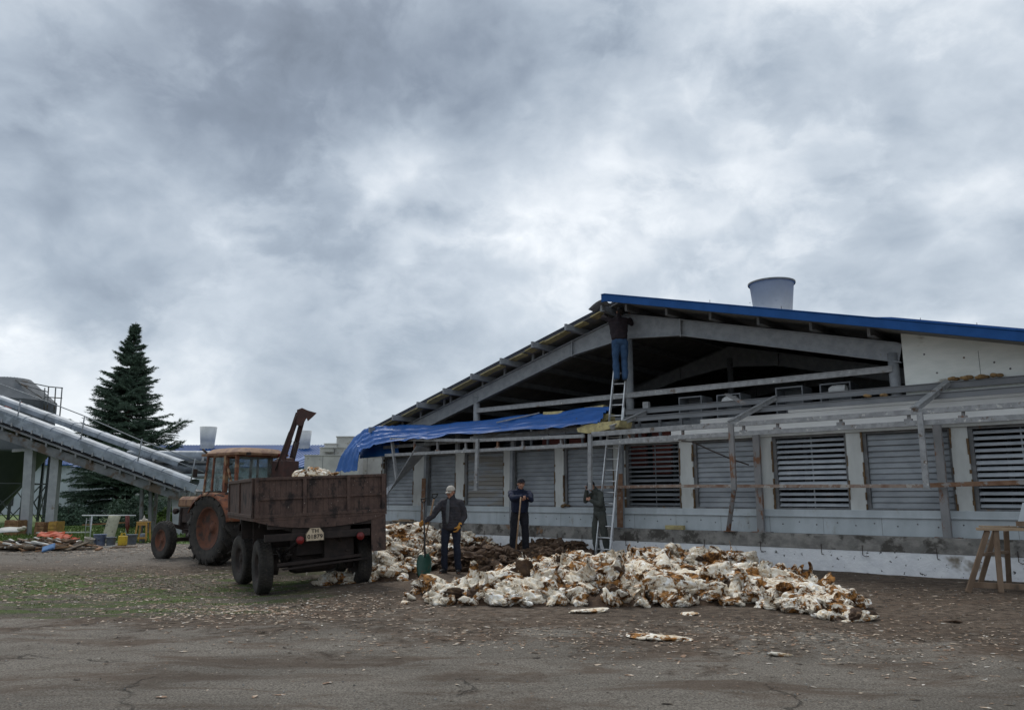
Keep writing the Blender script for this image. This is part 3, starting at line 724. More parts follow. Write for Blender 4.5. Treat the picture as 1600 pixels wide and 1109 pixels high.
    a = Wl(1170, 442, -y); b = Wl(1242, 442, -y); uc = (a.x + b.x) / 2; rr = (b.x - a.x) / 2 * .93; zt_ = (a.z + b.z) / 2 - .02
    m.lathe([(rr * .80, roofz(uc) - .15), (rr * .80, zt_ - 1.0), (rr * .83, zt_ - .9), (rr * .97, zt_ - .03), (rr * 1.02, zt_ - .03), (rr * 1.02, zt_), (rr * .93, zt_), (rr * .78, zt_ - .9), (rr * .75, zt_ - 1.6)], 40, 'Z', (uc, y, 0))
    m.mi = 1; m.lathe([(rr * 1.03, zt_ - .05), (rr * 1.045, zt_ - .03), (rr * 1.045, zt_ + .01), (rr * .96, zt_ + .015)], 40, 'Z', (uc, y, 0))
    m.bx(uc - rr - .015, uc - rr + .0, y - .1, y - .08, zt_ - .5, zt_ - .5 + .02)
    m.build('fan_chimney', ['fan_white', 'win_frame'], barn)
    for u in (-3.4, 1.05, 2.0, -1.7): m = MB(); m.tube([(u, -.7, roofz(u)), (u, -.7, roofz(u) + .16)], .006, 5); m.build('roof_bolt', 'dark_iron', barn)

    # ---- stripped canopy frame in front of the windows
    cf = empty('canopy_frame', (0, 0, 0)); cf.parent = barn
    P = lambda x, y, v: Wl(x, y, v)
    def line(m, pts, v, w_, h_):
        q = [P(x, y, v) for x, y in pts]
        for a, b in zip(q[:-1], q[1:]): m.bar(a, b + (b - a).normalized() * .0, w_, h_)
    m = MB(); line(m, [(610, 686), (740, 688), (913, 681)], 1.12, .06, .09); line(m, [(925, 678.5), (1060, 668.5), (1140, 663.5)], 1.12, .06, .12)
    m.bar((-2.85, -1.12, 3.08), (3.9, -1.12, 3.10), .06, .10); m.build('outer_top_rail', 'steel_worn', cf, bevel=.004)
    m = MB(); line(m, [(602, 711), (740, 704), (918, 695)], 1.12, .05, .09); line(m, [(920, 693), (1060, 683.5)], 1.12, .05, .13)
    m.bar((-4.15, -1.12, 2.865), (3.9, -1.12, 2.885), .05, .10); m.build('outer_bottom_rail', 'steel_worn', cf, bevel=.004)
    for x, y0, y1 in ((648, 686, 708), (684, 686, 706), (728, 687, 704), (778, 687, 702), (817, 684, 700), (877, 682, 697), (983, 674, 690), (1067, 667, 684), (1162, 661, 677), (1215, 657, 673), (1314, 650, 665), (1420, 643, 660), (1505, 637, 655)):
        a, b = P(x, y0, 1.06), P(x, y1, 1.06); m = MB(); m.bar(a, b, .05, .06); m.bx(b.x - .07, b.x + .07, b.y - .05, b.y + .03, b.z - .05, b.z + .07); m.build('rail_stub', 'post_grey_rust', cf)
    # intermediate and inner channels
    for v, z, h, a in ((.45, 3.44, .10, -6.1), (.12, 3.67, .11, -6.2)):
        m = MB(); m.bx(a, 3.9, -v - .012, -v + .012, z - h / 2, z + h / 2); m.bx(a, 3.9, -v - .035, -v + .012, z + h / 2, z + h / 2 + .012); m.bx(a, 3.9, -v - .035, -v + .012, z - h / 2 - .012, z - h / 2)
        m.build('inner_channel', 'channel', cf)
    m = MB(); line(m, [(600, 699), (720, 689), (915, 668), (985, 660)], .55, .07, .10); m.build('middle_rail', 'steel_worn', cf)
    m = MB(); line(m, [(690, 676), (800, 668), (900, 664)], .3, .05, .06); m.build('middle_rail', 'steel_worn', cf)
    # rafters: outer low end to inner high end
    for (x0, y0, x1, y1) in ((1140, 661, 1211, 622), (1428, 641, 1482, 598), (735, 686, 800, 671), (955, 668, 1008, 645)):
        m = MB(); a, b = P(x0, y0, 1.16), P(x1, y1, .12)
        m.bar(a, b, .09, .10); m.bar(a + Vector((0, 0, .056)), b + Vector((0, 0, .056)), .17, .012)
        m.build('canopy_rafter', 'steel_worn', cf)
    # drop posts
    for (xt, yt, xb, yb, v) in ((746, 686, 744, 765, 1.12), (922, 678, 922, 764, 1.12), (1437, 644, 1448, 762, 1.12)):
        a, b = P(xt, yt, v + .06), P(xb, yb, v + .06); m = MB(); m.bar(a, b, .10, .07, (0, 1, 0)); m.bar(b, b - Vector((0, 0, .02)), .13, .09, (0, 1, 0)); m.build('drop_post', 'steel_worn', cf)
    m = MB(); a, b, c = P(1142, 662, 1.18), P(1147, 765, 1.0), P(1138, 829, .28)
    m.bar(a, b, .11, .07, (0, 1, 0)); m.bar(b, c, .085, .06, (0, 1, 0)); m.bx(c.x - .12, c.x + .22, c.y - .08, c.y + .05, .742, .755); m.build('drop_post', 'post_grey_rust', cf)
    # bent left end
    m = MB(); m.bar(P(612, 684, 1.12), P(620, 750, 1.12), .06, .09, (0, 1, 0)); m.build('drop_post', 'steel_worn', cf)
    # rusty posts standing on the plinth
    for (xt, yt, xb, yb, mt) in ((1184, 683, 1190, 833, 'post_grey_rust'), (1467, 672, 1481, 838, 'post_grey_rust'), (979, 700, 972, 829, 'steel'), (802, 700, 799, 820, 'steel'), (667, 690, 663, 812, 'steel')):
        b = P(xb, yb, .2); a = Vector((b.x + (.04 if xt < 1000 else 0), -.20, 2.9)); b = Vector((b.x, -.2, .745))
        m = MB(); m.bar(b, a, .15 if xt > 1000 else .11, .10, (0, 1, 0)); m.bx(b.x - .22, b.x + .25, -.28, -.12, .742, .756); o = m.build('canopy_post', mt, cf, bevel=.006)
        if xt in (979, 667):
            q = MB(); q.bar((b.x - .01, -.27, .76), (b.x + .02, -.27, 2.1), .17, .02, (0, 1, 0)); q.build('rust_plate', 'rust_post', o)
    # upper parts of the posts behind the rails
    for x in (979, 802, 715):
        p_ = P(x, 700, .2); m = MB(); m.bar((p_.x, -.2, 2.91), (p_.x, -.2, 3.55), .12, .1, (0, 1, 0)); m.build('post_top', 'steel', cf)
    m = MB(); line(m, [(925, 761), (1060, 759), (1449, 759)], .42, .04, .07); m.build('tie_rail', 'rust_pale', cf)
    m = MB(); line(m, [(1449, 758), (1700, 750)], .42, .04, .085); m.build('tie_rail', 'rust_post', cf)
    # bent round bar hanging across a window
    m = MB(); m.tube([P(1065, 689, .5), P(1082, 690, .5), P(1110, 703, .48), P(1140, 716, .4), P(1170, 726, .3)], .016, 6); m.build('bent_bar', 'dark_iron', cf)
    m = MB(); m.bar(P(1135, 616, .2), P(1162, 630, .9), .09, .05); m.build('loose_bracket', 'post_grey_rust', cf)
    m = MB(); m.box(P(1010, 634, .05), (.16, .1, .2)); m.build('bracket_box', 'steel_worn', cf)
build_barn()

def on_frame():
    """loose things lying on the canopy frame"""
    # blue roof sheet slid down over the left end
    secs = [((955, 638), (934, 663), .3, 1.05), ((900, 642), (890, 668), .3, 1.1), ((845, 648), (835, 671), .3, 1.15), ((772, 656), (770, 677), .3, 1.2), ((715, 663), (700, 681), .3, 1.2), ((675, 665), (668, 689), .32, 1.22), ((650, 667), (640, 687), .35, 1.25),
            ((620, 667), (610, 692), .4, 1.28), ((598, 667), (588, 696), .45, 1.3), ((582, 668), (574, 702), .5, 1.3), ((566, 674), (566, 704), .6, 1.3), ((553, 684), (562, 708), .7, 1.3), ((543, 698), (560, 716), .8, 1.3), ((533, 714), (559, 726), .85, 1.3), ((524, 737), (558, 738), .9, 1.3)]
    m = MB(); rows = []
    cs = []
    for i in range(len(secs) - 1):
        for k in range(4):
            t = k / 4; A, B = secs[i], secs[i + 1]
            a = Wl(A[0][0], A[0][1], A[2]).lerp(Wl(B[0][0], B[0][1], B[2]), t); b = Wl(A[1][0], A[1][1], A[3]).lerp(Wl(B[1][0], B[1][1], B[3]), t); cs.append((a, b))
    cs.append((Wl(*secs[-1][0], secs[-1][2]), Wl(*secs[-1][1], secs[-1][3])))
    for j, (a, b) in enumerate(cs):
        row = []
        for k in range(19):
            t = k / 18; p = a.lerp(b, t)
            rib = .05 * (1 if (k % 4) in (1, 2) else 0) * (1 - .5 * (j > 40))
            wob = .03 * math.sin(j * .37 + k * .3) * math.sin(3.1 * t) + .07 * mnoise.noise((j * .22, t * 3, 0)) + .05 * abs(mnoise.noise((j * .6, t * 8 + 5, 2))) * (1 if j > 20 else .6)
            if k == 18: p = p + Vector((0, 0, .05 * mnoise.noise((j * .9, 3, 1)) - .02))
            p = p + Vector((0, -.25, 1)) * (rib + wob); row.append(p)
        rows.append(row)
    m.sheet(rows, False); o = m.build('roof_sheet', 'blue_tarp', None, (OX, OY, 0), (0, 0, BROT), solid=.012)
    tag(o, 'long crumpled blue metal roofing sheet draped over the left end of the canopy frame', 'roofing sheet')
    m = MB(); rows = []
    for i in range(10):
        t = i / 9; x = 562 + 62 * t
        rows.append([Wl(x, 690 - 2 * t, .55) + Vector((0, .02 * math.sin(i), 0)), Wl(x, 702, .5) + Vector((0, .05 * math.cos(i * 1.7), 0)), Wl(x, 716 - 6 * t, .6)])
    m.sheet(rows); o = m.build('roof_sheet', 'blue_tarp', None, (OX, OY, 0), (0, 0, BROT), solid=.012)
    tag(o, 'short blue sheet remnant hanging under the rails at the left canopy corner', 'roofing sheet')
    # grey folded flashing hanging diagonally at the left end
    m = MB(); rows = []
    for i in range(12):
        t = i / 11; ax, ay = 651 + (600 - 651) * t, 697 + (782 - 697) * t; bx_, by_ = 672 + (619 - 672) * t, 701 + (757 - 701) * t
        if t > .75: bx_, by_ = bx_ - (t - .75) * 60, by_ + (t - .75) * 20
        p, q = Wl(ax, ay, 1.15), Wl(bx_, by_, .7); mid = p.lerp(q, .5) + Vector((0, .06 * math.sin(i * .9), .03)); rows.append([p + Vector((0, -.02, 0)), p.lerp(mid, .12) + Vector((0, 0, .0)), mid, q])
    m.sheet(rows, False); o = m.build('metal_flashing', 'steel', None, (OX, OY, 0), (0, 0, BROT), solid=.02)
    tag(o, 'grey folded metal strip hanging diagonally from the left end of the canopy frame', 'metal sheet')
    def slab(name, pts, v, th, label, mt='wool', cat='insulation'):
        q = [Wl(x, y, v) for x, y in pts]; m = MB(); n = len(q) // 2; rows = []
        top, bot = q[:n], q[n:][::-1]
        for i in range(n):
            a, b = top[i], bot[i]; y0 = a.y; d = th
            rows.append([(a.x, y0 + d, a.z), (a.x, y0, a.z + .01), (b.x, y0 - .05, b.z), (b.x, y0 + d, b.z - .01), (a.x, y0 + d, a.z)])
        m.sheet(rows, False)
        for r in (rows[0], rows[-1]): m.add(r[:4], [(0, 1, 2, 3)])
        o = m.build(name, mt, None, (OX, OY, 0), (0, 0, BROT)); tag(o, label, cat, 'insulation left on the canopy frame'); return o
    slab('insulation_slab', [(901, 670), (915, 664), (940, 660), (969, 657), (967, 667), (942, 673), (920, 677), (905, 675)], 1.05, .55, 'large curved yellow insulation slab lying on the rails beside the ladder')
    slab('insulation_slab', [(849, 644), (862, 643.5), (879, 642), (879, 646.5), (862, 647.5), (850, 648)], .35, .2, 'small flat yellow insulation piece on the blue sheet, farther from the ladder')
    slab('insulation_slab', [(913, 637), (928, 635.5), (943, 633), (943, 639), (928, 641), (914, 643)], .35, .2, 'yellow insulation piece at the right end of the blue sheet, next to the ladder')
    slab('insulation_slab', [(929, 651), (938, 648), (952, 646), (953, 655), (940, 661), (931, 660)], .5, .25, 'dirty insulation wad stuffed under the right tip of the blue sheet')
    m = MB(); q = Wl(795, 652, .3); m.bar(Wl(776, 660, .8), Wl(843, 645, .35), .05, .03); o = m.build('steel_strip', 'steel_worn', None, (OX, OY, 0), (0, 0, BROT)); tag(o, 'thin grey metal strip lying across the blue roofing sheet', 'metal strip')
    k = 0
    for x, y, lab in ((1489, 598, 'foam lump on the top rail nearest the rafter end, leftmost of four'), (1513, 596, 'second foam lump from the left on the top rail under the gable panel'),
                      (1535, 594, 'third foam lump from the left on the top rail, close to the last one'), (1558, 591, 'rightmost foam lump on the top rail under the gable panel'),
                      (1358, 622, 'small foam crumb on the lower channel, left one of two'), (1380, 621, 'small foam crumb on the lower channel, right one of two')):
        v = .14 if y < 610 else .47; p = Wl(x, y, v); p.z = (3.67 + .055 + .05) if y < 610 else (3.44 + .05 + .045)
        m = MB()
        for j in range(5): m.ball((rng.uniform(-.09, .09), rng.uniform(-.03, .03), rng.uniform(-.01, .02)), (rng.uniform(.05, .09), .05, rng.uniform(.03, .045)), 8, 6)
        o = m.build('foam_lump', 'glove' if False else 'wool_tan', None, tuple(BW(p.x, -p.y, p.z))); o.scale = (1, 1, 1) if y < 610 else (.8, .8, .8)
        tag(o, lab, 'foam lump', 'foam lumps on the channels')
    # ladder
    foot, top = Wl(952, 868, .95), Wl(986, 520, .45)
    lad = empty('ladder', tuple(BW(foot.x, -foot.y, 0)), BROT); tag(lad, 'tall aluminium ladder leaning on the barn gable with a worker at its top', 'ladder')
    f0 = Vector((foot.x - .42, foot.y, 0)); f1 = Vector((foot.x, foot.y, 0))
    t0 = Wl(959.5, 582, .40); t1 = Wl(979, 581, .40)
    base = Vector((foot.x, foot.y, 0))
    dR = (t1 - f1); 
    for (a, b) in ((f0, t0), (f1, t1)):
        m = MB(); m.bar(a - base, b - base + (b - a).normalized() * .05, .028, .065, (0, 1, 0)); m.build('stile', 'alu', lad)
    n = 17
    for i in range(n):
        t = (i + .9) / (n + .0); a = f0.lerp(t0, t) - base; b = f1.lerp(t1, t) - base; m = MB(); m.tube([a, b], .017, 8); m.build('rung', 'alu', lad)
    # overlapping upper section clamps
    m = MB(); a = f1.lerp(t1, .70) - base; m.bar(a + Vector((.05, -.03, 0)), f1.lerp(t1, .80) - base + Vector((.05, -.03, 0)), .025, .05, (0, 1, 0)); a = f1.lerp(t1, .32) - base
    m.bar(a + Vector((.045, -.04, 0)), f1.lerp(t1, .05) - base + Vector((.045, -.04, 0)), .025, .06, (0, 1, 0)); m.build('lower_section_stile', 'alu', lad)
M['wool_tan'] = mat('wool_tan', (.34, .22, .10), (.22, .14, .07), .95, scale=12, bump=.8)
on_frame()

# ------------------------------------------------------------------ trailer
def wheel(parent, c, r, wd, rimr, rz=0, name='wheel', lugs=0, rim_mat='rim_rust', side=-1, tread=0, hubd=.0):
    """wheel with its axle along local x; side = which x side is the outer face"""
    e = empty(name, c, rz); e.parent = parent
    m = MB(); h = wd / 2
    prof = [(rimr, -h * .72), (rimr + .02, -h * .80), (r * .86, -h * 1.0), (r * .95, -h * .93), (r * .985, -h * .72), (r, -h * .4), (r, h * .4), (r * .985, h * .72), (r * .95, h * .93), (r * .86, h), (rimr + .02, h * .80), (rimr, h * .72)]
    m.lathe(prof, 48, 'X', closed=True)
    if lugs:
        for k in range(lugs):
            for s in (-1, 1):
                t = 2 * math.pi * (k + (.5 if s > 0 else 0)) / lugs; dt = .30 * s * 0 + .26
                p = []
                for (xx, ta, rr_) in ((0.02 * s, t, r + .005), (s * h * .5, t - dt * .45, r + .012), (s * h * .98, t - dt, r * .975)):
                    p.append(Vector((xx, rr_ * math.cos(ta), rr_ * math.sin(ta))))
                for a, b in zip(p[:-1], p[1:]):
                    nrm = Vector((0, a.y, a.z)).normalized(); m.bar(a, b, .055, .075, nrm)
                a = p[-1]; b = Vector((s * h * 1.02, a.y * .88, a.z * .88)); m.bar(a, b, .05, .04, (s, 0, 0))
    if tread:
        for q in range(4):
            xx = (-.6 + .4 * q) * h
            for k in range(tread):
                t = 2 * math.pi * (k + .5 * (q % 2)) / tread; m.box((xx, (r + .002) * math.cos(t), (r + .002) * math.sin(t)), (h * .3, .012, 2 * math.pi * r / tread * .62), (t, 0, 0))
    ty = m.build('tyre', 'tyre', e)
    m = MB(); s = side
    prof = [(rimr + .005, s * h * .78), (rimr - .03, s * h * .74), (rimr - .045, s * h * .35), (rimr * .60, s * (h * .30 + hubd * .3)), (rimr * .42, s * (h * .38 + hubd)), (rimr * .22, s * (h * .40 + hubd)), (rimr * .2, s * (h * .55 + hubd)), (.001, s * (h * .58 + hubd))]
    m.lathe(prof, 36, 'X')
    m.lathe([(rimr + .005, -s * h * .78), (rimr - .04, -s * h * .7), (rimr * .5, -s * h * .3), (.001, -s * h * .3)], 30, 'X')
    for k in range(8):
        t = 2 * math.pi * k / 8; m.tube([(s * (h * .36 + hubd * .8), rimr * .33 * math.cos(t), rimr * .33 * math.sin(t)), (s * (h * .46 + hubd), rimr * .33 * math.cos(t), rimr * .33 * math.sin(t))], .014, 6)
    m.build('rim', rim_mat, e); return e

def text_mesh(name, txt, size, mt, parent, loc, rot, ext=.003, align='CENTER'):
    cu = bpy.data.curves.new(name, 'FONT'); cu.body = txt; cu.size = size; cu.extrude = ext; cu.align_x = align; cu.align_y = 'CENTER'; cu.offset = size * .012; cu.space_character = 1.08
    ob = bpy.data.objects.new(name + '_tmp', cu); C.objects.link(ob); bpy.context.view_layer.update()
    me = bpy.data.meshes.new_from_object(ob.evaluated_get(bpy.context.evaluated_depsgraph_get())); C.objects.unlink(ob); bpy.data.objects.remove(ob)
    me.name = name; me.materials.clear(); me.materials.append(M[mt]); o = bpy.data.objects.new(name, me); C.objects.link(o); o.parent = parent; o.location = loc; o.rotation_euler = rot; return o

def build_trailer():
    # local: x right, y forward, origin on the ground under the middle of the tail
    ex, ey = .893, .45
    cx, cy = -4.33 + 1.24 * ex, 13.1 + 1.24 * ey
    t = empty('trailer', (cx, cy, -.09), math.atan2(ey, ex)); tag(t, 'brown two-axle farm trailer with a wooden box and a number plate on its tail', 'trailer')
    t.rotation_euler = (0, R(-2.6), math.atan2(ey, ex))
    W2, L, z0, z1 = 1.12, 3.1, 1.30, 1.965
    # tail gate with frame and recessed plates
    m = MB(); m.bx(-W2, W2, .0, .03, z0, z1)
    xs = [-W2 + .03, -.30, .46, W2 - .03]
    for x in xs: m.bx(x - .03, x + .03, -.04, -.001, z0, z1)
    for a, b in zip(xs[:-1], xs[1:]):
        m.bx(a + .031, b - .031, -.035, -.001, z1 - .045, z1 - .002); m.bx(a + .031, b - .031, -.035, -.001, z0 + .002, z0 + .05); m.bx(a + .031, b - .031, -.028, -.001, z0 + .29, z0 + .325)
    m.mi = 1
    for i in range(26): m.bx(-W2 + .06 + i * .09, -W2 + .064 + i * .09, -.003, -.0005, z0 + .05, z1 - .04)
    g = m.build('tail_gate', ['trailer', 'trailer_dark'], t, bevel=.004)
    for s in (-1, 1):
        m = MB(); x = s * W2
        m.bx(x - .015, x + .015, .031, L, z0, z1)
        for k in range(3):
            y = .05 + k * (L - .1) / 2; m.bx(x + s * .016, x + s * .045, y - .03, y + .03, z0, z1)
        for zz in (z0 + .03, z1 - .03): m.bx(x + s * .016, x + s * .05, .03, L, zz - .028, zz + .028)
        m.build('side_board', 'trailer', t, bevel=.004)
    m = MB(); m.bx(-W2, W2, L, L + .03, z0, z1 + .0); m.build('front_board', 'trailer', t)
    m = MB(); m.bx(-W2 - .03, W2 + .03, -.02, L + .03, z0 - .05, z0 - .002); m.build('floor', 'trailer', t)
    # curved lower lip under the gate
    m = MB(); pts = []
    n = 12
    for i in range(n + 1):
        x = -W2 + .05 + (2 * W2 - .1) * i / n; pts.append((x, z0 - .07 - .14 * math.sin(math.pi * i / n) ** .7))
    poly = [(-W2, z0 - .052)] + pts + [(W2, z0 - .052)]
    m.prism(poly, -.015, .01); m.build('tail_sill', 'trailer', t)
    # chassis
    m = MB()
    for s in (-1, 1): m.bx(s * .46 - .05, s * .46 + .05, .05, L, 1.04, 1.20)
    for y in (.06, .9, 1.9, 2.6, 3.25): m.bx(-.9, .9, y - .05, y + .05, 1.10, 1.245)
    m.bx(-.95, .85, .0, .10, .90, 1.02); m.bx(-.5, .5, .02, .08, 1.02, 1.1)
    m.bx(-.35, .35, .35, 1.0, .62, .95); m.lathe([(.16, -.4), (.2, -.3), (.2, .3), (.16, .4)], 16, 'X', (0, .75, .48))
    m.bx(.10, .62, .25, .7, .55, 1.0); m.bx(-.95, 1.12, 1.25, 1.28, .72, 1.24); m.bx(-1.1, 1.12, 1.6, 1.63, .9, 1.24)  # thin dark cross sheets added to block the bright gap below the bed
    m.lathe([(.28, .92), (.30, .97), (.30, 1.03)], 20, 'Z', (0, 2.62, 0)); m.bx(-.4, .4, 2.3, 2.9, .80, .92)
    m.tube([(-.55, .75, .60), (-.35, .3, .85), (-.2, .1, .92)], .025, 6); m.tube([(.55, .75, .60), (.4, .3, .8), (.3, .1, .92)], .025, 6)
    m.build('chassis', 'trailer_dark', t, bevel=.006)
    for y in (.75, 2.62):
        m = MB(); m.bar((-.9, y, .45), (.9, y, .45), .09, .10)
        for s in (-1, 1):
            for q in range(4): 
                l = .55 - .1 * q; m.bar((s * .5, y - l, .60 - .035 * q + .06), (s * .5, y, .52 - .035 * q + .06), .07, .02); m.bar((s * .5, y, .52 - .035 * q + .06), (s * .5, y + l, .60 - .035 * q + .06), .07, .02)
            m.bx(s * .5 - .05, s * .5 + .05, y - .06, y + .06, .42, .62)
            m.lathe([(.08, -.06), (.16, -.05), (.16, .05), (.08, .06)], 14, 'X', (s * .66, y, .45))
        m.build('axle', 'trailer_dark', t)
    m = MB(); m.bar((-.7, .22, .50), (.75, .22, .56), .06, .05); m.bar((-.62, .20, .42), (.9, .20, .50), .035, .03); m.build('tow_bar', 'trailer_dark', t)
    for (x, y, rz) in ((-.86, .75, 0), (.86, .75, 0)): wheel(t, (x, y, .45), .455, .25, .25, rz, side=int(math.copysign(1, x)), tread=40, rim_mat='trailer_dark')
    for (x, y) in ((-.90, 2.70), (.86, 2.55)): wheel(t, (x, y, .45), .455, .25, .25, R(9), side=int(math.copysign(1, x)), tread=40, rim_mat='trailer_dark')
    m = MB(); m.bx(W2 - .02, W2 + .02, .02, 1.35, .62, z0 - .055); m.bx(W2 - .25, W2, .00, .018, .62, z0 - .055); m.build('mud_guard', 'trailer', t)
    # drawbar
    m = MB(); m.bar((-.4, 2.8, .80), (-.05, 5.25, .55), .08, .08); m.bar((.4, 2.8, .80), (.05, 5.25, .55), .08, .08); m.bar((-.25, 4.1, .7), (.25, 4.1, .7), .06, .06); m.build('drawbar', 'trailer_dark', t)
    # lamps
    for x in (-.38, .66):
        m = MB(); m.lathe([(.001, -.05), (.06, -.048), (.068, -.03), (.065, .0), (.04, .03)], 20, 'Y', (x, -.02, .90)); m.build('tail_light', 'red_lamp', t)
    # number plate
    m = MB(); a = .15
    m.prism([(-.165, -.12), (.165, -.12), (.165, .02), (.09, .12), (-.09, .12), (-.165, .02)], -.01, .0); p = m.build('number_plate', 'plate', t, (-.13, -.035, .985), (0, 0, 0)); p.scale = (.93, 1, .93)
    m = MB(); P6 = [(-.165, -.12), (.165, -.12), (.165, .02), (.09, .12), (-.09, .12), (-.165, .02)]
    for a_, b_ in zip(P6, P6[1:] + P6[:1]): m.bar((a_[0] * .97, -.012, a_[1] * .97), (b_[0] * .97, -.012, b_[1] * .97), .004, .008)
    m.build('plate_rim', 'black', p)
    text_mesh('plate_letters', 'TH', .10, 'black', p, (0, -.0125, .055), (R(90), 0, 0)); text_mesh('plate_digits', '01879', .105, 'black', p, (0, -.0125, -.045), (R(90), 0, 0))
    return t
trailer = build_trailer()

# ------------------------------------------------------------------ tractor
def build_tractor():
    hx, hy = -.78, .626
    # left rear wheel contact seen near x=318
    g = G(330, 881, -.06); c = Vector((g.x + .80 * .626, g.y + .80 * .78, -.05))
    rz = math.atan2(hy, hx) - math.pi / 2
    t = empty('tractor', tuple(c), rz); tag(t, 'old rusty orange farm tractor with a glazed cab, hitched ahead of the trailer', 'tractor')
    # wheels
    for s in (-1, 1): wheel(t, (s * .80, 0, .83), .84, .42, .50, 0, side=s, lugs=17, hubd=-.05)
    for s in (-1, 1): wheel(t, (s * .78, 2.36, .47), .48, .24, .27, 0, side=s, tread=30)
    # body: gearbox, engine, front axle
    m = MB(); m.bx(-.22, .22, -.35, 1.0, .55, 1.05); m.bx(-.18, .18, 1.0, 2.6, .62, 1.0); m.lathe([(.13, -.75), (.16, -.3), (.22, 0), (.16, .3), (.13, .75)], 16, 'X', (0, 0, .83))
    m.bar((-.72, 2.36, .47), (.72, 2.36, .47), .09, .10); m.bx(-.12, .12, 2.2, 2.5, .5, .75)
    for s in (-1, 1): m.tube([(s * .62, 2.36, .45), (s * .60, 2.36, .85)], .045, 8); m.bar((s * .62, 2.36, .85), (s * .2, 2.3, .72), .09, .09)
    m.tube([(-.3, 1.0, .8), (-.34, 2.2, .72)], .03, 6); m.bx(-.42, -.23, .9, 1.35, .65, .95); m.bx(-.32, .32, -.62, -.35, .5, .75)
    m.bar((-.3, -.3, .55), (-.25, -1.05, .5), .06, .05); m.bar((.3, -.3, .55), (.25, -1.05, .5), .06, .05); m.bar((0, -.4, .5), (0, -1.1, .52), .09, .06)
    m.build('chassis', 'dark_iron', t)
    m = MB()
    m.prism([(-.30, 1.30), (.30, 1.30), (.34, 1.33), (.32, 1.50), (.24, 1.58), (-.24, 1.58), (-.32, 1.50), (-.34, 1.33)], 1.02, 2.62); m.mi = 1
    m.bx(-.27, .27, 1.0, 2.5, .9, 1.29); m.bx(-.30, .30, 2.5, 2.60, .8, 1.29)
    m.build('hood', ['cab_pale', 'dark_iron'], t, bevel=.02)
    m = MB(); m.tube([(.18, 1.9, 1.55), (.18, 1.9, 2.25)], .035, 10); m.tube([(.18, 1.9, 1.7), (.18, 1.9, 2.05)], .06, 10); m.build('exhaust_pipe', 'dark_iron', t)
    for s in (-1, 1):
        m = MB(); m.lathe([(.001, .04), (.07, .035), (.085, .01), (.07, -.06), (.02, -.09)], 16, 'Y', (s * .42, 2.55, 1.2)); m.build('headlight', 'dark_iron', t)
    # radiator side hoses and frame seen between the wheels
    m = MB()
    for (a, b) in (((-.45, 1.02, .7), (-.45, 1.02, 1.45)), ((-.45, 1.25, .75), (-.42, 1.3, 1.3)), ((-.5, .92, .62), (-.5, .92, 1.3))): m.tube([a, b], .022, 6)
    m.bx(-.62, -.30, .75, 1.2, .55, .60); m.tube([(-.46, 1.1, 1.5), (-.5, 1.3, 1.1), (-.45, 1.5, .8)], .018, 6)
    m.build('step', 'dark_iron', t)
    # fenders
    for s in (-1, 1):
        m = MB(); rows = []
        for i in range(15):
            a = R(10 + 145 * i / 14 - 0) ; r_ = .94
            y, z = r_ * math.cos(math.pi - a) * -1 * -1, r_ * math.sin(a)
            y = -r_ * math.cos(a) * 1.0
            if i > 9: z = max(z, .0)
            rows.append([(s * .50, y * .98, .86 + z * .86), (s * .78, y, .86 + z * .88), (s * 1.0, y, .86 + z * .86), (s * 1.03, y * .97, .86 + z * .78)])
        m.sheet(rows); m.build('fender', 'cab_rust', t, solid=.02)
    # cab
    x, yb, yf, zb, zt = .64, -.62, .88, 1.18, 2.60
    post = lambda m, a, b, w_=.075: m.bar(a, b, w_, w_, (0, 1, 0))
    m = MB()
    for s in (-1, 1):
        post(m, (s * x, yb + .02, zb), (s * x * .96, yb + .10, zt)); post(m, (s * x, yf, zb), (s * x * .96, yf - .12, zt), .06)
        post(m, (s * x, yb + .52, zb), (s * x * .96, yb + .55, zt), .10); post(m, (s * x, yf - .38, zb + .0), (s * x * .96, yf - .40, zt), .05)
        m.bar((s * x, yb, 1.55), (s * x, yb + .5, 1.55), .06, .07); m.bar((s * x * .96, yb + .08, zt - .02), (s * x * .96, yf - .1, zt - .02), .07, .09)
        m.bx(s * x - .03, s * x + .03, yb + .02, yf, zb, zb + .28); m.bx(s * x - .028, s * x + .028, yb + .04, yb + .50, zb + .28, zb + .40)
        m.bar((s * x * .98, yb + .10, 1.6), (s * x * .97, yb + .48, 2.3), .05, .05)
    for z in (1.60, zt - .02): m.bar((-x, yb + (.02 if z < 2 else .09), z), (x, yb + (.02 if z < 2 else .09), z), .07, .09)
    m.bx(-x, x, yb, yb + .05, zb, 1.60); m.bx(-x, x, yf - .06, yf, zb, 1.5); m.bar((-x, yf - .12, zt - .02), (x, yf - .12, zt - .02), .06, .08)
    m.build('cab_frame', 'cab_rust', t, bevel=.008)
    m = MB(); rows = []
    for i in range(9):
        u = -1 + 2 * i / 8; row = []
        for j in range(11):
            v = -1 + 2 * j / 10; e = (1 - abs(u) ** 4) ** .5 * (1 - abs(v) ** 4) ** .5
            row.append((u * .70, (yb + yf) / 2 + v * .84 - .02, zt + .02 + .15 * e ** .6))
        rows.append(row)
    m.sheet(rows); m.bx(-.70, .70, yb - .10, yf + .08, zt - .03, zt + .03)
    rf = m.build('cab_roof', 'cab_pale', t)
    for s in (-1, 1):
        m = MB(); m.bx(s * .45 - .05, s * .45 + .05, yb - .15, yb - .09, zt - .05, zt + .03); m.build('cab_lamp', 'red_lamp' if s > 0 else 'dark_iron', rf)
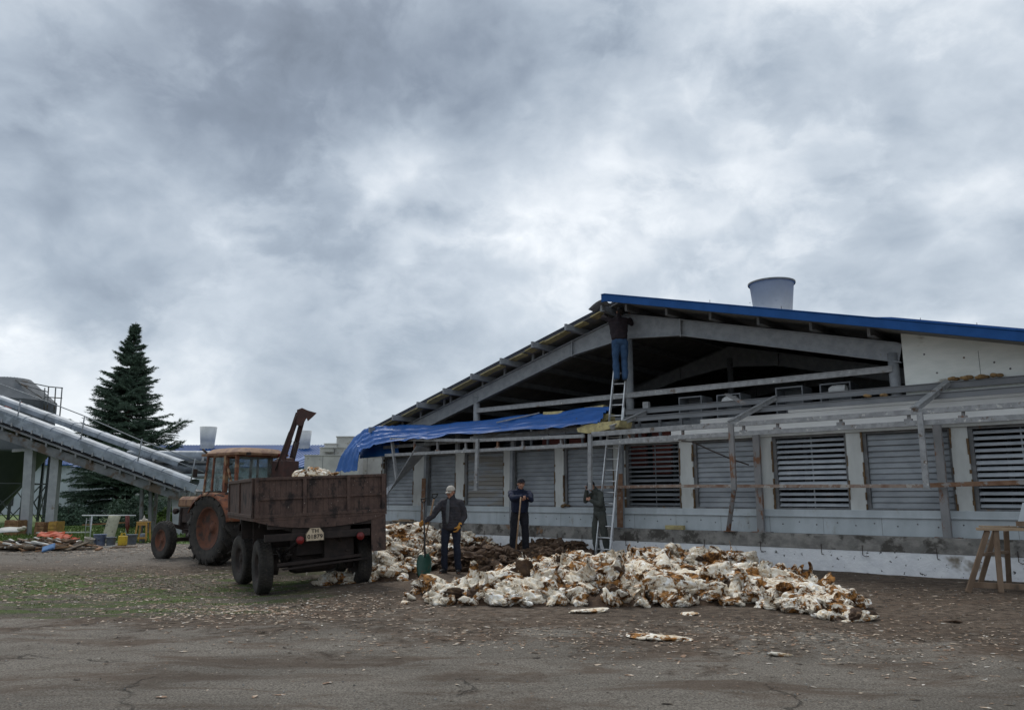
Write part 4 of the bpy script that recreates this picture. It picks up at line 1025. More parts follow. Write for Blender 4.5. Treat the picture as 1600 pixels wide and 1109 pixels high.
    def pane(pts, nm='window'):
        m = MB(); c_ = sum((Vector(p) for p in pts), Vector()) / len(pts); n_ = len(pts)
        nn = (Vector(pts[1]) - Vector(pts[0])).cross(Vector(pts[2]) - Vector(pts[0])).normalized() * .004
        m.add([Vector(p) + nn for p in pts] + [Vector(p) - nn for p in pts], [list(range(n_)), [n_ + i for i in range(n_)][::-1]] + [(i, (i + 1) % n_, n_ + (i + 1) % n_, n_ + i) for i in range(n_)])
        return m.build(nm, 'glass_clear', t)
    for s in (-1, 1):
        pane([(s * .635, yb + .58, 1.50), (s * .635, yf - .44, 1.50), (s * .618, yf - .45, zt - .06), (s * .618, yb + .60, zt - .06)])
        pane([(s * .635, yf - .36, 1.50), (s * .635, yf - .04, 1.50), (s * .618, yf - .14, zt - .06), (s * .618, yf - .38, zt - .06)])
    pane([(-.60, yb + .035, 1.64), (.60, yb + .035, 1.64), (.59, yb + .09, zt - .06), (-.59, yb + .09, zt - .06)]); pane([(-.60, yf - .03, 1.5), (.60, yf - .03, 1.5), (.59, yf - .12, zt - .06), (-.59, yf - .12, zt - .06)])
    m = MB(); m.bx(-.24, .24, -.28, .16, 1.28, 1.40); m.bx(-.24, .24, -.34, -.26, 1.40, 1.85); m.build('seat', 'black', t, bevel=.03)
    m = MB(); m.tube([(.19 * math.cos(a), .45 + .17 * math.sin(a), 1.78 + .09 * math.sin(a)) for a in [2 * math.pi * k / 20 for k in range(21)]], .014, 6); m.tube([(0, .45, 1.78), (0, .7, 1.3)], .02, 6); m.build('steering_wheel', 'black', t)
    m = MB(); m.tube([(-.66, yf, 2.15), (-.80, yf + .08, 2.2)], .01, 6); m.box((-.84, yf + .08, 2.15), (.11, .03, .2)); m.tube([(-.62, yf - .1, 2.62), (-.72, yf + .02, 2.75)], .03, 6); m.build('mirror', 'dark_iron', t)
    # rear loader
    ld = empty('loader', (0, 0, 0)); ld.parent = t
    inv = t.matrix_basis.inverted() if False else (Matrix.Translation(t.location) @ Euler((0, 0, rz)).to_matrix().to_4x4()).inverted()
    Yd = 19.3; A = lambda px, py, dy=0: inv @ AT(px, py, Yd + dy)
    m = MB(); b0 = A(445, 744); m.box(b0, (.45, .5, .75)); m.box(A(445, 726), (.38, .3, .25)); m.tube([A(433, 720), A(460, 720)], .08, 12); m.bar(b0, (b0.x * .4, -.3, .8), .2, .25); m.build('loader_base', 'loader', ld, bevel=.02)
    for (p, q, o_) in (((438, 728), (466, 645), -.1), ((453, 730), (474, 650), .12)):
        m = MB(); a, b = A(*p, o_), A(*q, o_); m.bar(a, a.lerp(b, .5), .10, .13); m.bar(a.lerp(b, .5), b, .085, .11); m.build('loader_arm', 'loader', ld, bevel=.01)
    m = MB(); m.tube([A(430, 735, -.2), A(452, 675, -.2)], .02, 8); m.tube([A(452, 675, -.2), A(466, 644, -.2)], .012, 8); m.tube([A(457, 728, .0), A(463, 690, 0)], .035, 8); m.tube([A(463, 690, 0), A(470, 655, 0)], .018, 8); m.build('hydraulic_ram', 'dark_iron', ld)
    m = MB(); o = .22; pts = [(464, 640), (472, 637), (481, 641), (495, 645), (489, 651), (481, 658), (479, 653), (472, 666), (463, 664)]
    f_ = [A(x_, y_, -o) for x_, y_ in pts]; bk = [A(x_, y_, o) for x_, y_ in pts]; n_ = len(pts)
    m.add(f_ + bk, [list(range(n_))[::-1], [n_ + i for i in range(n_)]] + [(i, (i + 1) % n_, n_ + (i + 1) % n_, n_ + i) for i in range(n_)]); m.build('loader_bucket', 'loader', ld, bevel=.01)
def mk_clear():
    m = bpy.data.materials.new('glass_clear'); m.use_nodes = True; T = NT(m.node_tree); b = T.n['Principled BSDF']; out = T.n['Material Output']
    tr = T.new('ShaderNodeBsdfTransparent'); tr.inputs[0].default_value = (.84, .90, .90, 1)
    b.inputs['Base Color'].default_value = (.25, .29, .29, 1); b.inputs['Roughness'].default_value = .12
    mx = T.new('ShaderNodeMixShader'); tc = T.new('ShaderNodeTexCoord').outputs['Object']
    T.put(mx.inputs[0], T.math('ADD', T.math('MULTIPLY', T.step(T.noise(tc, 5, 5, .7), .4, .7), .30), .14)); T.l.new(tr.outputs[0], mx.inputs[1]); T.l.new(b.outputs[0], mx.inputs[2]); T.l.new(mx.outputs[0], out.inputs[0]); return m
M['glass_clear'] = mk_clear()
build_tractor()

# ------------------------------------------------------------------ heaps of torn fleece
def sph(level):
    t = (1 + 5 ** .5) / 2
    V = [(-1, t, 0), (1, t, 0), (-1, -t, 0), (1, -t, 0), (0, -1, t), (0, 1, t), (0, -1, -t), (0, 1, -t), (t, 0, -1), (t, 0, 1), (-t, 0, -1), (-t, 0, 1)]
    Fc = [(0, 11, 5), (0, 5, 1), (0, 1, 7), (0, 7, 10), (0, 10, 11), (1, 5, 9), (5, 11, 4), (11, 10, 2), (10, 7, 6), (7, 1, 8), (3, 9, 4), (3, 4, 2), (3, 2, 6), (3, 6, 8), (3, 8, 9), (4, 9, 5), (2, 4, 11), (6, 2, 10), (8, 6, 7), (9, 8, 1)]
    V = [np.array(v) / np.linalg.norm(v) for v in V]
    for _ in range(level):
        c = {}; nf = []
        def mid(a, b):
            k = (min(a, b), max(a, b))
            if k not in c:
                v = V[a] + V[b]; V.append(v / np.linalg.norm(v)); c[k] = len(V) - 1
            return c[k]
        for a, b, d in Fc:
            x, y, z = mid(a, b), mid(b, d), mid(d, a); nf += [(a, x, z), (b, y, x), (d, z, y), (x, y, z)]
        Fc = nf
    return np.array(V), np.array(Fc)
SP = {2: sph(2), 3: sph(3), 4: sph(4)}
def rotm():
    q = nr.normal(size=4); q /= np.linalg.norm(q); a, b, c, d = q
    return np.array([[1 - 2 * (c * c + d * d), 2 * (b * c - a * d), 2 * (b * d + a * c)], [2 * (b * c + a * d), 1 - 2 * (b * b + d * d), 2 * (c * d - a * b)], [2 * (b * d - a * c), 2 * (c * d + a * b), 1 - 2 * (b * b + c * c)]])
def yawm(t=.4):
    """mostly a turn about the vertical, with some tilt"""
    m = Euler((nr.normal(0, t), nr.normal(0, t), nr.uniform(0, 6.28))).to_matrix(); return np.array(m)
def crumple(level, size, flat=.6, amp=.38):
    V, Fc = SP[level]; P = V.copy(); d = np.zeros(len(V))
    for k, (mg, am) in enumerate(((2.4, .26), (4.2, .17), (7.5, .09), (13, .035))):
        f = nr.normal(size=3); f /= np.linalg.norm(f); g = nr.normal(size=3); w_ = nr.uniform(1.2, 2.6)
        d += am * (1 - 1.7 * np.abs(np.sin(V @ (f * mg * .6) + w_ * np.sin(V @ (g * 1.7)) + nr.uniform(0, 6.28))))
    P = P * (1 + amp * 2.0 * d)[:, None]
    P[:, 0] += .25 * np.sin(P[:, 1] * 2.2 + nr.uniform(0, 6)); P[:, 2] += .15 * np.sin(P[:, 0] * 2.6 + nr.uniform(0, 6))
    P = P * np.array([nr.uniform(1.05, 1.6), nr.uniform(.6, 1.0), flat * nr.uniform(.55, 1.0)]) @ yawm(.28).T
    return P * size, Fc
def curl(size):
    """a torn curled flap with ragged rim"""
    n, m_ = 20, 11; u = np.linspace(-1, 1, n); v = np.linspace(-1, 1, m_); U, Vv = np.meshgrid(u, v, indexing='ij')
    k = nr.uniform(.8, 2.4); R0 = 1 / k; tw = nr.uniform(-.8, .8)
    rag = 1 + .22 * np.sin(U * nr.uniform(3, 7) + nr.uniform(0, 6)) + .15 * np.sin(U * 11 + nr.uniform(0, 6))
    W_ = Vv * .62 * rag; a = W_ * k * 1.5
    X = U * (1 + .15 * np.sin(Vv * 4 + 1)); Y = np.sin(a) * R0; ph = nr.uniform(0, 6, 3); Z = (1 - np.cos(a)) * R0 + .20 * np.sin(U * 3.1 + tw) + .10 * np.sin(U * 8 + Vv * 3 + ph[0]) + .07 * np.sin(Vv * 11 + U * 3 + ph[1])
    Y2 = Y * np.cos(tw * U) - Z * np.sin(tw * U); Z2 = Y * np.sin(tw * U) + Z * np.cos(tw * U)
    P = np.stack([X, Y2, Z2], -1).reshape(-1, 3); th = .09
    Q = P + np.array([0, 0, -th]) + nr.normal(0, .015, P.shape); P = P + nr.normal(0, .02, P.shape)
    i = (np.arange(n - 1)[:, None] * m_ + np.arange(m_ - 1)[None]).ravel(); q = np.stack([i, i + m_, i + m_ + 1, i + 1], 1)
    N = n * m_; f = [q, q[:, ::-1] + N]
    for e in ([k2 for k2 in range(m_)], [(n - 1) * m_ + k2 for k2 in range(m_)], [k2 * m_ for k2 in range(n)], [k2 * m_ + m_ - 1 for k2 in range(n)]):
        e = np.array(e); f.append(np.stack([e[:-1], e[1:], e[1:] + N, e[:-1] + N], 1))
    q = np.concatenate(f); tri = np.concatenate([q[:, [0, 1, 2]], q[:, [0, 2, 3]]])
    return (np.concatenate([P, Q]) @ yawm(.35).T) * size, tri
def bump2(x, y, cx, cy, rx, ry, h, rot=0, p=1.0):
    c, s = math.cos(rot), math.sin(rot); a = ((x - cx) * c + (y - cy) * s) / rx; b = (-(x - cx) * s + (y - cy) * c) / ry
    d = np.sqrt(a * a + b * b); return h * np.clip(1 - d ** 2.4, 0, 1) ** p
def gp(x, y, z=0): g = G(x, y, z); return g.x, g.y
def heap(name, bumps, n, mats, sizes, label, cat, seed, fluff=1.0, lvl_near=11.5, brown=None):
    x0 = min(b[0] - max(b[2], b[3]) for b in bumps); x1 = max(b[0] + max(b[2], b[3]) for b in bumps)
    y0 = min(b[1] - max(b[2], b[3]) for b in bumps); y1 = max(b[1] + max(b[2], b[3]) for b in bumps)
    Hf = lambda x, y: np.max([bump2(x, y, *b) for b in bumps], 0)
    Vs, Fs, Ms, off = [], [], [], 0
    # core mound
    xs = np.linspace(x0, x1, 90); ys = np.linspace(y0, y1, 90); X, Y = np.meshgrid(xs, ys); H = Hf(X, Y)
    for e in EXC: H = H * sstep(e[2] * .5, e[2] * 1.3, np.hypot(X - e[0], (Y - e[1]) * .8))
    Z = gz(X, Y) + H * .82 - .03 + np.where(H > .02, nr.normal(0, .02, H.shape), 0)
    V = np.stack([X, Y, Z], -1).reshape(-1, 3); i = (np.arange(89)[:, None] * 90 + np.arange(89)[None]).ravel(); q = np.stack([i, i + 1, i + 91, i + 90], 1)
    q = q[H.reshape(-1)[q].max(1) > .01]; tri = np.concatenate([q[:, [0, 1, 2]], q[:, [0, 2, 3]]])
    Vs.append(V); Fs.append(tri); Ms.append(np.ones(len(tri), int)); off += len(V)
    cnt = 0
    while cnt < n:
        x, y = nr.uniform(x0, x1), nr.uniform(y0, y1)
        if any((x - e[0]) ** 2 + ((y - e[1]) * .8) ** 2 < e[2] ** 2 for e in EXC): continue
        h = float(Hf(np.array(x), np.array(y)))
        if h <= .0: continue
        near = y < lvl_near
        s = nr.uniform(*sizes) * (1 if nr.rand() < .75 else 1.7)
        s = min(s, .07 + h * .9)
        if nr.rand() < .92: P, Fc = crumple(3 if near or s > .14 else 2, s, .66, .31 * fluff)
        else: P, Fc = curl(s * 1.25)
        z = gzf(x, y) + h * nr.uniform(.70, .95) + s * .02
        P = P + np.array([x, y, 0]); P[:, 2] += max(z, gzf(x, y) - P[:, 2].min() * .75)
        Vs.append(P); Fs.append(Fc + off); off += len(P)
        mi = 0
        if brown and brown(x, y): mi = 1
        elif nr.rand() < .04: mi = 1
        Ms.append(np.full(len(Fc), mi)); cnt += 1
    me = fast_mesh(name, np.concatenate(Vs), np.concatenate(Fs), mats, True, np.concatenate(Ms))
    return tag(link(name, me), label, cat, kind='stuff')

EXC = [(*gp(668, 898), .34), (*gp(664, 905), .36), (*gp(690, 896), .30), (*gp(705, 898), .28), (*gp(680, 912), .3)]
def build_heaps():
    def B(x, y, rx, ry, h, rot=0): gx, gy = gp(x, y); return (gx, gy, rx, ry, h, rot)
    c1 = gp(1010, 925)
    bumps = [B(1000, 928, 2.8, 1.45, .36), B(830, 932, 1.75, 1.15, .29, .2), B(1150, 930, 1.6, 1.25, .38, -.2), B(1265, 948, .75, .6, .22, -.3), B(730, 932, 1.0, .55, .18, .3), B(910, 902, 1.8, 1.1, .32), B(1060, 895, 1.9, 1.0, .40), B(1325, 965, .35, .22, .08)]
    heap('fleece_heap', bumps, 1150, ['fleece', 'dung'], (.085, .175), 'wide heap of torn white and brown fleece scraps across the yard in front of the barn', 'heap', 1)
    bumps = [B(615, 890, .75, 1.2, .45, -.3), B(660, 874, .9, .6, .42), B(625, 870, 1.4, 1.5, .78), B(700, 862, 1.5, .9, .50), B(560, 905, .9, .35, .13), B(610, 903, .8, .5, .25)]
    heap('fleece_heap', bumps, 700, ['fleece', 'dung'], (.08, .18), 'smaller heap of white fleece scraps between the trailer and the man in the white cap', 'heap', 2, lvl_near=0)
    bumps = [B(790, 882, 2.0, 1.2, .36), B(865, 872, 1.1, .8, .42), B(740, 888, 1.0, .8, .33)]
    heap('dung_heap', bumps, 420, ['dung', 'dung'], (.05, .13), 'dark brown mound of matted dung and straw at the feet of the man leaning on a shovel', 'heap', 3, 1.3, 0)
    for (x, y, s, sx, lab) in ((1030, 998, .16, 2.0, 'long white fleece scrap lying alone on the asphalt in front of the wide heap'), (632, 943, .10, 1.1, 'small white scrap at the far left tip of the wide heap'),
                               (1345, 968, .15, 1.5, 'tan and white scrap at the right tip of the wide heap'), (920, 956, .17, 1.4, 'smooth white scrap sticking out at the front of the wide heap'),
                               (1078, 960, .12, 1.1, 'small white scrap at the foot of the wide heap, right of its middle'), (1220, 1022, .08, 1.3, 'crumpled pale scrap on the bare yard below the right half of the heap'),
                               (1490, 973, .09, 1.2, 'mossy tan clump on the bare yard in front of the saw horse'), (512, 905, .13, 1.2, 'dirty white scrap on the ground under the trailer tail'), (549, 908, .12, 1.4, 'white scrap beside the right rear wheel of the trailer')):
        gx, gy = gp(x, y); P, Fc = crumple(4, s, .42, .16); P = P * np.array([sx / 1.2, .75, .55])
        o = link('fleece_scrap', fast_mesh('fleece_scrap', P, Fc, 'fleece' if x not in (1490,) else 'dung'), None, (gx, gy, gzf(gx, gy) - P[:, 2].min() * .45)); tag(o, lab, 'scrap')
    # scraps riding on the trailer
    gx = AT(490, 733, 15.2)
    P, Fc = [], []; off = 0
    for k in range(22):
        p, f = crumple(2, nr.uniform(.07, .13), .6, .4); p += np.array([nr.normal(0, .17), nr.normal(0, .25), nr.uniform(-.14, -.01)]); P.append(p); Fc.append(f + off); off += len(p)
    P.append(np.array([[-.8, -1, -.2], [.8, -1, -.2], [.8, 1, -.2], [-.8, 1, -.2]])); Fc.append(np.array([[off, off + 1, off + 2], [off, off + 2, off + 3]]))
    o = link('fleece_load', fast_mesh('fleece_load', np.concatenate(P), np.concatenate(Fc), 'fleece'), None, tuple(gx + Vector((0, 0, -.03)))); tag(o, 'small pile of tan fleece scraps heaped inside the trailer box', 'load', kind='stuff')
build_heaps()

# ------------------------------------------------------------------ people
def finish(mb, name, mt, parent, vox, smooth=6, disp=0, dsc=12, seed=0):
    """union of overlapping primitives remeshed into one continuous skin"""
    me = mb.mesh(name + '_raw', mt); o = bpy.data.objects.new(name, me); C.objects.link(o)
    md = o.modifiers.new('r', 'REMESH'); md.mode = 'VOXEL'; md.voxel_size = vox; md.use_smooth_shade = True
    ms = o.modifiers.new('s', 'SMOOTH'); ms.iterations = smooth; ms.factor = .5
    dg = bpy.context.evaluated_depsgraph_get(); dg.update()
    me2 = bpy.data.meshes.new_from_object(o.evaluated_get(dg)); o.modifiers.clear(); o.data = me2; bpy.data.meshes.remove(me); me2.name = name
    if disp:
        for v in me2.vertices:
            p = v.co; n_ = mnoise.noise((p.x * dsc + seed, p.y * dsc, p.z * dsc * .6)) + .5 * mnoise.noise((p.x * dsc * 2.3, p.y * dsc * 2.3 + seed, p.z * dsc * 2))
            v.co = p + v.normal * n_ * disp
    for p in me2.polygons: p.use_smooth = True
    me2.materials.clear(); me2.materials.append(M[mt]); o.parent = parent; return o
def limb(m, pts, rs, n=12):
    """smooth tapered limb through the joints"""
    pts = [Vector(p) for p in pts]; P, Q = [], []
    for i in range(len(pts) - 1):
        k = 4
        for j in range(k): t = j / k; P.append(pts[i].lerp(pts[i + 1], t)); Q.append(rs[i] * (1 - t) + rs[i + 1] * t)
    P.append(pts[-1]); Q.append(rs[-1]); m.tube(P, Q, n)
    for p, r in zip(pts, rs): m.ball(p, r * .99, 12, 8)
def hand(m, w_, d, palm, side, curlv=.6, sc=1.0, glove=0):
    """w_: wrist, d: direction to fingertips, palm: palm normal, side: +1/-1 thumb side along d x palm"""
    d = Vector(d).normalized(); pn = Vector(palm); pn = (pn - d * pn.dot(d)).normalized(); s = d.cross(pn) * side
    R3 = Matrix((s, d, pn)).transposed(); g = 1 + .25 * glove
    m.ball(Vector(w_) + d * .045 * sc, (.043 * sc * g, .055 * sc, .019 * sc * g), 12, 8, R3)
    for k, (o_, L) in enumerate(((.033, .072), (.012, .080), (-.010, .075), (-.030, .060))):
        a = Vector(w_) + d * .085 * sc + s * o_ * sc; r = .0092 * g * sc; P = [Vector(w_) + d * .05 * sc + s * o_ * .8 * sc, a]; ang = 0
        for j in range(3):
            ang += curlv * (.75 + .08 * k); a = a + (d * math.cos(ang) + pn * math.sin(ang)) * (L * sc * (.44, .32, .26)[j]); P.append(a)
        m.tube(P, [r * 1.1, r * 1.05, r, r * .92, r * .8], 8); m.ball(P[-1], r * .8, 8, 6)
    a = Vector(w_) + d * .025 * sc + s * .030 * sc; P = [a, a + (s * .8 + d * .5 + pn * .3).normalized() * .035 * sc]; P.append(P[-1] + (s * .25 + d * .8 + pn * .6).normalized() * .032 * sc); P.append(P[-1] + (d * .7 + pn * .8).normalized() * .024 * sc)
    m.tube(P, [.014 * g * sc, .0125 * g * sc, .011 * g * sc, .009 * g * sc], 8); m.ball(P[-1], .009 * g * sc, 8, 6)
def head_rot(yaw, pitch): return Euler((pitch, 0, yaw)).to_matrix()
def person(label, loc, rz, J, st):
    """J joints in local metres, facing -y; st: styles"""
    root = empty('person', loc, rz); tag(root, label, 'person')
    V = lambda k: Vector(J[k])
    hr = head_rot(J.get('yaw', 0), J.get('nod', 0)); hc = V('head')
    hp = lambda x, y, z: hc + hr @ Vector((x, y, z))
    m = MB()
    # head with a face
    m.ball(hc + hr @ Vector((0, .012, .02)), (.076, .094, .100), 20, 14, hr); m.ball(hp(0, -.022, -.045), (.058, .066, .070), 16, 12, hr)
    m.ball(hp(0, -.07, -.098), (.028, .022, .020), 10, 8, hr); m.tube([hp(0, -.088, .012), hp(0, -.112, -.030), hp(0, -.104, -.040)], [.011, .016, .012], 8)
    for s in (-1, 1):
        m.ball(hp(s * .076, .012, -.012), (.012, .022, .034), 10, 8, hr); m.ball(hp(s * .034, -.072, -.030), (.024, .018, .022), 10, 8, hr); m.ball(hp(s * .03, -.083, .034), (.026, .011, .009), 10, 6, hr)
    m.tube([hp(-.022, -.089, -.070), hp(0, -.096, -.068), hp(.022, -.089, -.070)], .0085, 8)
    limb(m, [V('neck') - Vector((0, 0, .05)), V('neck'), hp(0, .012, -.05)], [.07, .06, .055])
    b = st.get('belly', 0)
    limb(m, [V('pelvis'), V('waist'), V('chest'), V('neck') - Vector((0, 0, .04))], [.085, .085, .09, .05], 16)
    for s in 'LR':
        sq = V('sh' + s) * .84 + V('chest') * .16; limb(m, [sq, V('el' + s), V('wr' + s)], [.036, .036, .027]); limb(m, [V('chest') + Vector((0, 0, .05)), sq], [.045, .036])
        limb(m, [V('hip' + s), V('kn' + s), V('an' + s)], [.070, .050, .036]); limb(m, [V('an' + s) - Vector((0, 0, .04)), V('toe' + s)], [.038, .03])
        if not st.get('gloves'):
            hd = J['hd' + s]; hand(m, V('wr' + s), hd[0], hd[1], hd[2], hd[3])
    body = finish(m, 'body', 'skin', root, .0075, 3)
    # face details
    m = MB()
    for s in (-1, 1): m.ball(hp(s * .031, -.088, .010), (.012, .006, .006), 10, 6, hr)
    m.build('eyes', 'eye', root)
    m = MB()
    for s in (-1, 1): m.tube([hp(s * .013, -.100, .026), hp(s * .034, -.097, .033), hp(s * .052, -.082, .026)], [.004, .0055, .003], 6)
    m.build('eyebrows', 'hair', root)
    m = MB(); m.tube([hp(-.024, -.097, -.069), hp(0, -.105, -.068), hp(.024, -.097, -.069)], [.003, .005, .003], 6); m.build('mouth', 'lip', root)
    m = MB(); m.ball(hp(0, .030, .018), (.083, .090, .092), 18, 12, hr); h_ = m.build('hair', 'hair', root)
    # cap
    m = MB(); cm = st['cap']
    R4 = hr
    prof = [(.001, .128), (.035, .124), (.068, .102), (.088, .066), (.094, .040), (.094, .026), (.088, .024)]
    vs = []; n = 24
    for (r, z) in prof:
        for k in range(n):
            a = 2 * math.pi * k / n; vs.append(hp(r * .95 * math.cos(a), .010 + r * 1.12 * math.sin(a), z))
    m.add(vs, [(i * n + k, i * n + (k + 1) % n, (i + 1) * n + (k + 1) % n, (i + 1) * n + k) for i in range(len(prof) - 1) for k in range(n)], True)
    if st.get('visor', True):
        rows = []
        for i in range(5):
            t = i / 4; rows.append([hp(.070 * math.sin(a) * (1 - .1 * t), .01 - .098 * math.cos(a) - .075 * t * math.cos(a) ** 1.0, .034 - .020 * t - .02 * math.sin(a) ** 2) for a in np.linspace(-1.15, 1.15, 9)])
        m.sheet(rows); m.sheet([[p - hr @ Vector((0, 0, .006)) for p in r] for r in rows])
    m.build('cap', cm, root)
    # trousers
    m = MB(); tr = st['trousers']; k = st.get('slack', 1.0)
    m.ball(V('pelvis'), (.175 * k, .135 * k, .13), 18, 12); m.ball(V('waist') - Vector((0, 0, .02)), (.155 * k, .125 * k + b * .3, .10), 18, 12)
    for s in 'LR':
        kn = V('kn' + s); an = V('an' + s)
        limb(m, [V('hip' + s), V('hip' + s).lerp(kn, .5), kn, kn.lerp(an, .5), an + Vector((0, 0, -.0))], [.105 * k, .096 * k, .080 * k, .077 * k, .075 * k], 14)
    finish(m, 'trousers', tr, root, .012, 3, .016, 10, 3)
    # boots
    for s in 'LR':
        m = MB(); an, to = V('an' + s), V('toe' + s); f = (to - an); f.z = 0; f.normalize(); rb = Matrix((Vector((-f.y, f.x, 0)), f, Vector((0, 0, 1)))).transposed()
        limb(m, [an + Vector((0, 0, .06)), an - Vector((0, 0, .045))], [.055, .05]); m.ball(an + f * .075 - Vector((0, 0, .055)), (.046, .13, .042), 14, 10, rb); m.ball(an + f * .015 - Vector((0, 0, .06)), (.043, .075, .038), 12, 8, rb)
        m.box(an + f * .06 - Vector((0, 0, .092)), (.08, .25, .02), rb)
        finish(m, 'boot', st.get('boot', 'black'), root, .010, 2)
    # jacket
    m = MB(); jk = st['jacket']
    bottom = st.get('hem', .0)
    pe, wa, ch, ne = V('pelvis'), V('waist'), V('chest'), V('neck')
    low = wa.lerp(pe, bottom)
    shd = (V('shR') - V('shL')); shd.z = 0; shd.normalize(); fwd = Vector((-shd.y, shd.x, 0)) ; rc = Matrix((shd, fwd, Vector((0, 0, 1)))).transposed()
    steps = 7
    for i in range(steps + 1):
        t = i / steps; p = low.lerp(ch, t); wx = .185 + .025 * t if bottom > .6 else .172 + .03 * t; m.ball(p, (wx * st.get('bulk', 1), (.135 + b * (1 - abs(t - .35))) * st.get('bulk', 1), .085), 18, 12, rc)
    m.ball(ch + Vector((0, 0, .05)), (.175, .12, .10), 18, 12, rc)
    limb(m, [ch + Vector((0, 0, .08)), ne - Vector((0, 0, .03)), ne + Vector((0, 0, .02))], [.125, .092, .074], 14)
    for s in 'LR':
        el, wr = V('el' + s), V('wr' + s); c_ = wr + (el - wr).normalized() * st.get('cuff', .02)
        sj = V('sh' + s) * .90 + ch * .10 + Vector((0, 0, -.005)); limb(m, [ne - Vector((0, 0, .06)), sj], [.07, .068]); limb(m, [ch + Vector((0, 0, .04)), sj], [.10, .078]); limb(m, [sj, V('sh' + s).lerp(el, .5), el, el.lerp(c_, .5), c_], [.076, .071, .064, .058, .050], 14)
    finish(m, 'jacket', jk, root, .012, 3, .018, 9, 5)
    if st.get('gloves'):
        for s in 'LR':
            m = MB(); hd = J['hd' + s]; hand(m, V('wr' + s), hd[0], hd[1], hd[2], hd[3], 1.1, 1); wr = V('wr' + s); d = Vector(hd[0]).normalized(); limb(m, [wr - d * .05, wr + d * .02], [.040, .036])
            finish(m, 'glove', 'glove', root, .0065, 2)
    for f_ in st.get('extra', []): f_(root, J)
    return root

def shovel(label, top, bot, blade_mat, shaft_mat, grip=True, blade_dir=(0, -1, 0), bw=.24, bl=.36, cat='shovel'):
    """world-space tool: shaft from top to bot, blade beyond bot"""
    top, bot = Vector(top), Vector(bot); r = empty('shovel', tuple(bot)); tag(r, label, cat)
    a, b = top - bot, Vector((0, 0, 0)); d = (b - a).normalized()
    m = MB(); m.tube([a, a.lerp(b, .5), b + d * .06], [.0165, .017, .018], 10); m.build('handle_shaft', shaft_mat, r)
    if grip:
        s = d.cross(Vector(blade_dir)).normalized(); m = MB(); m.tube([a, a - d * .05 + s * .045, a - d * .10 + s * .055], .011, 8); m.tube([a, a - d * .05 - s * .045, a - d * .10 - s * .055], .011, 8); m.tube([a - d * .10 + s * .06, a - d * .10 - s * .06], .014, 8); m.build('grip', 'black', r)
    n_ = Vector(blade_dir); n_ = (n_ - d * n_.dot(d)).normalized(); s = d.cross(n_); rows = []
    for i in range(9):
        t = i / 8; wv = bw / 2 * (.62 + .38 * min(1, t * 4)) * (1 if t < .6 else math.sqrt(max(.0, 1 - ((t - .6) / .42) ** 2)))
        rows.append([d * (t * bl) + s * wv * q + n_ * (.06 * q * q * (1 - .5 * t) + .05 * t) for q in np.linspace(-1, 1, 9)])
    m = MB(); m.sheet(rows); m.build('blade', blade_mat, r, solid=.006); return r

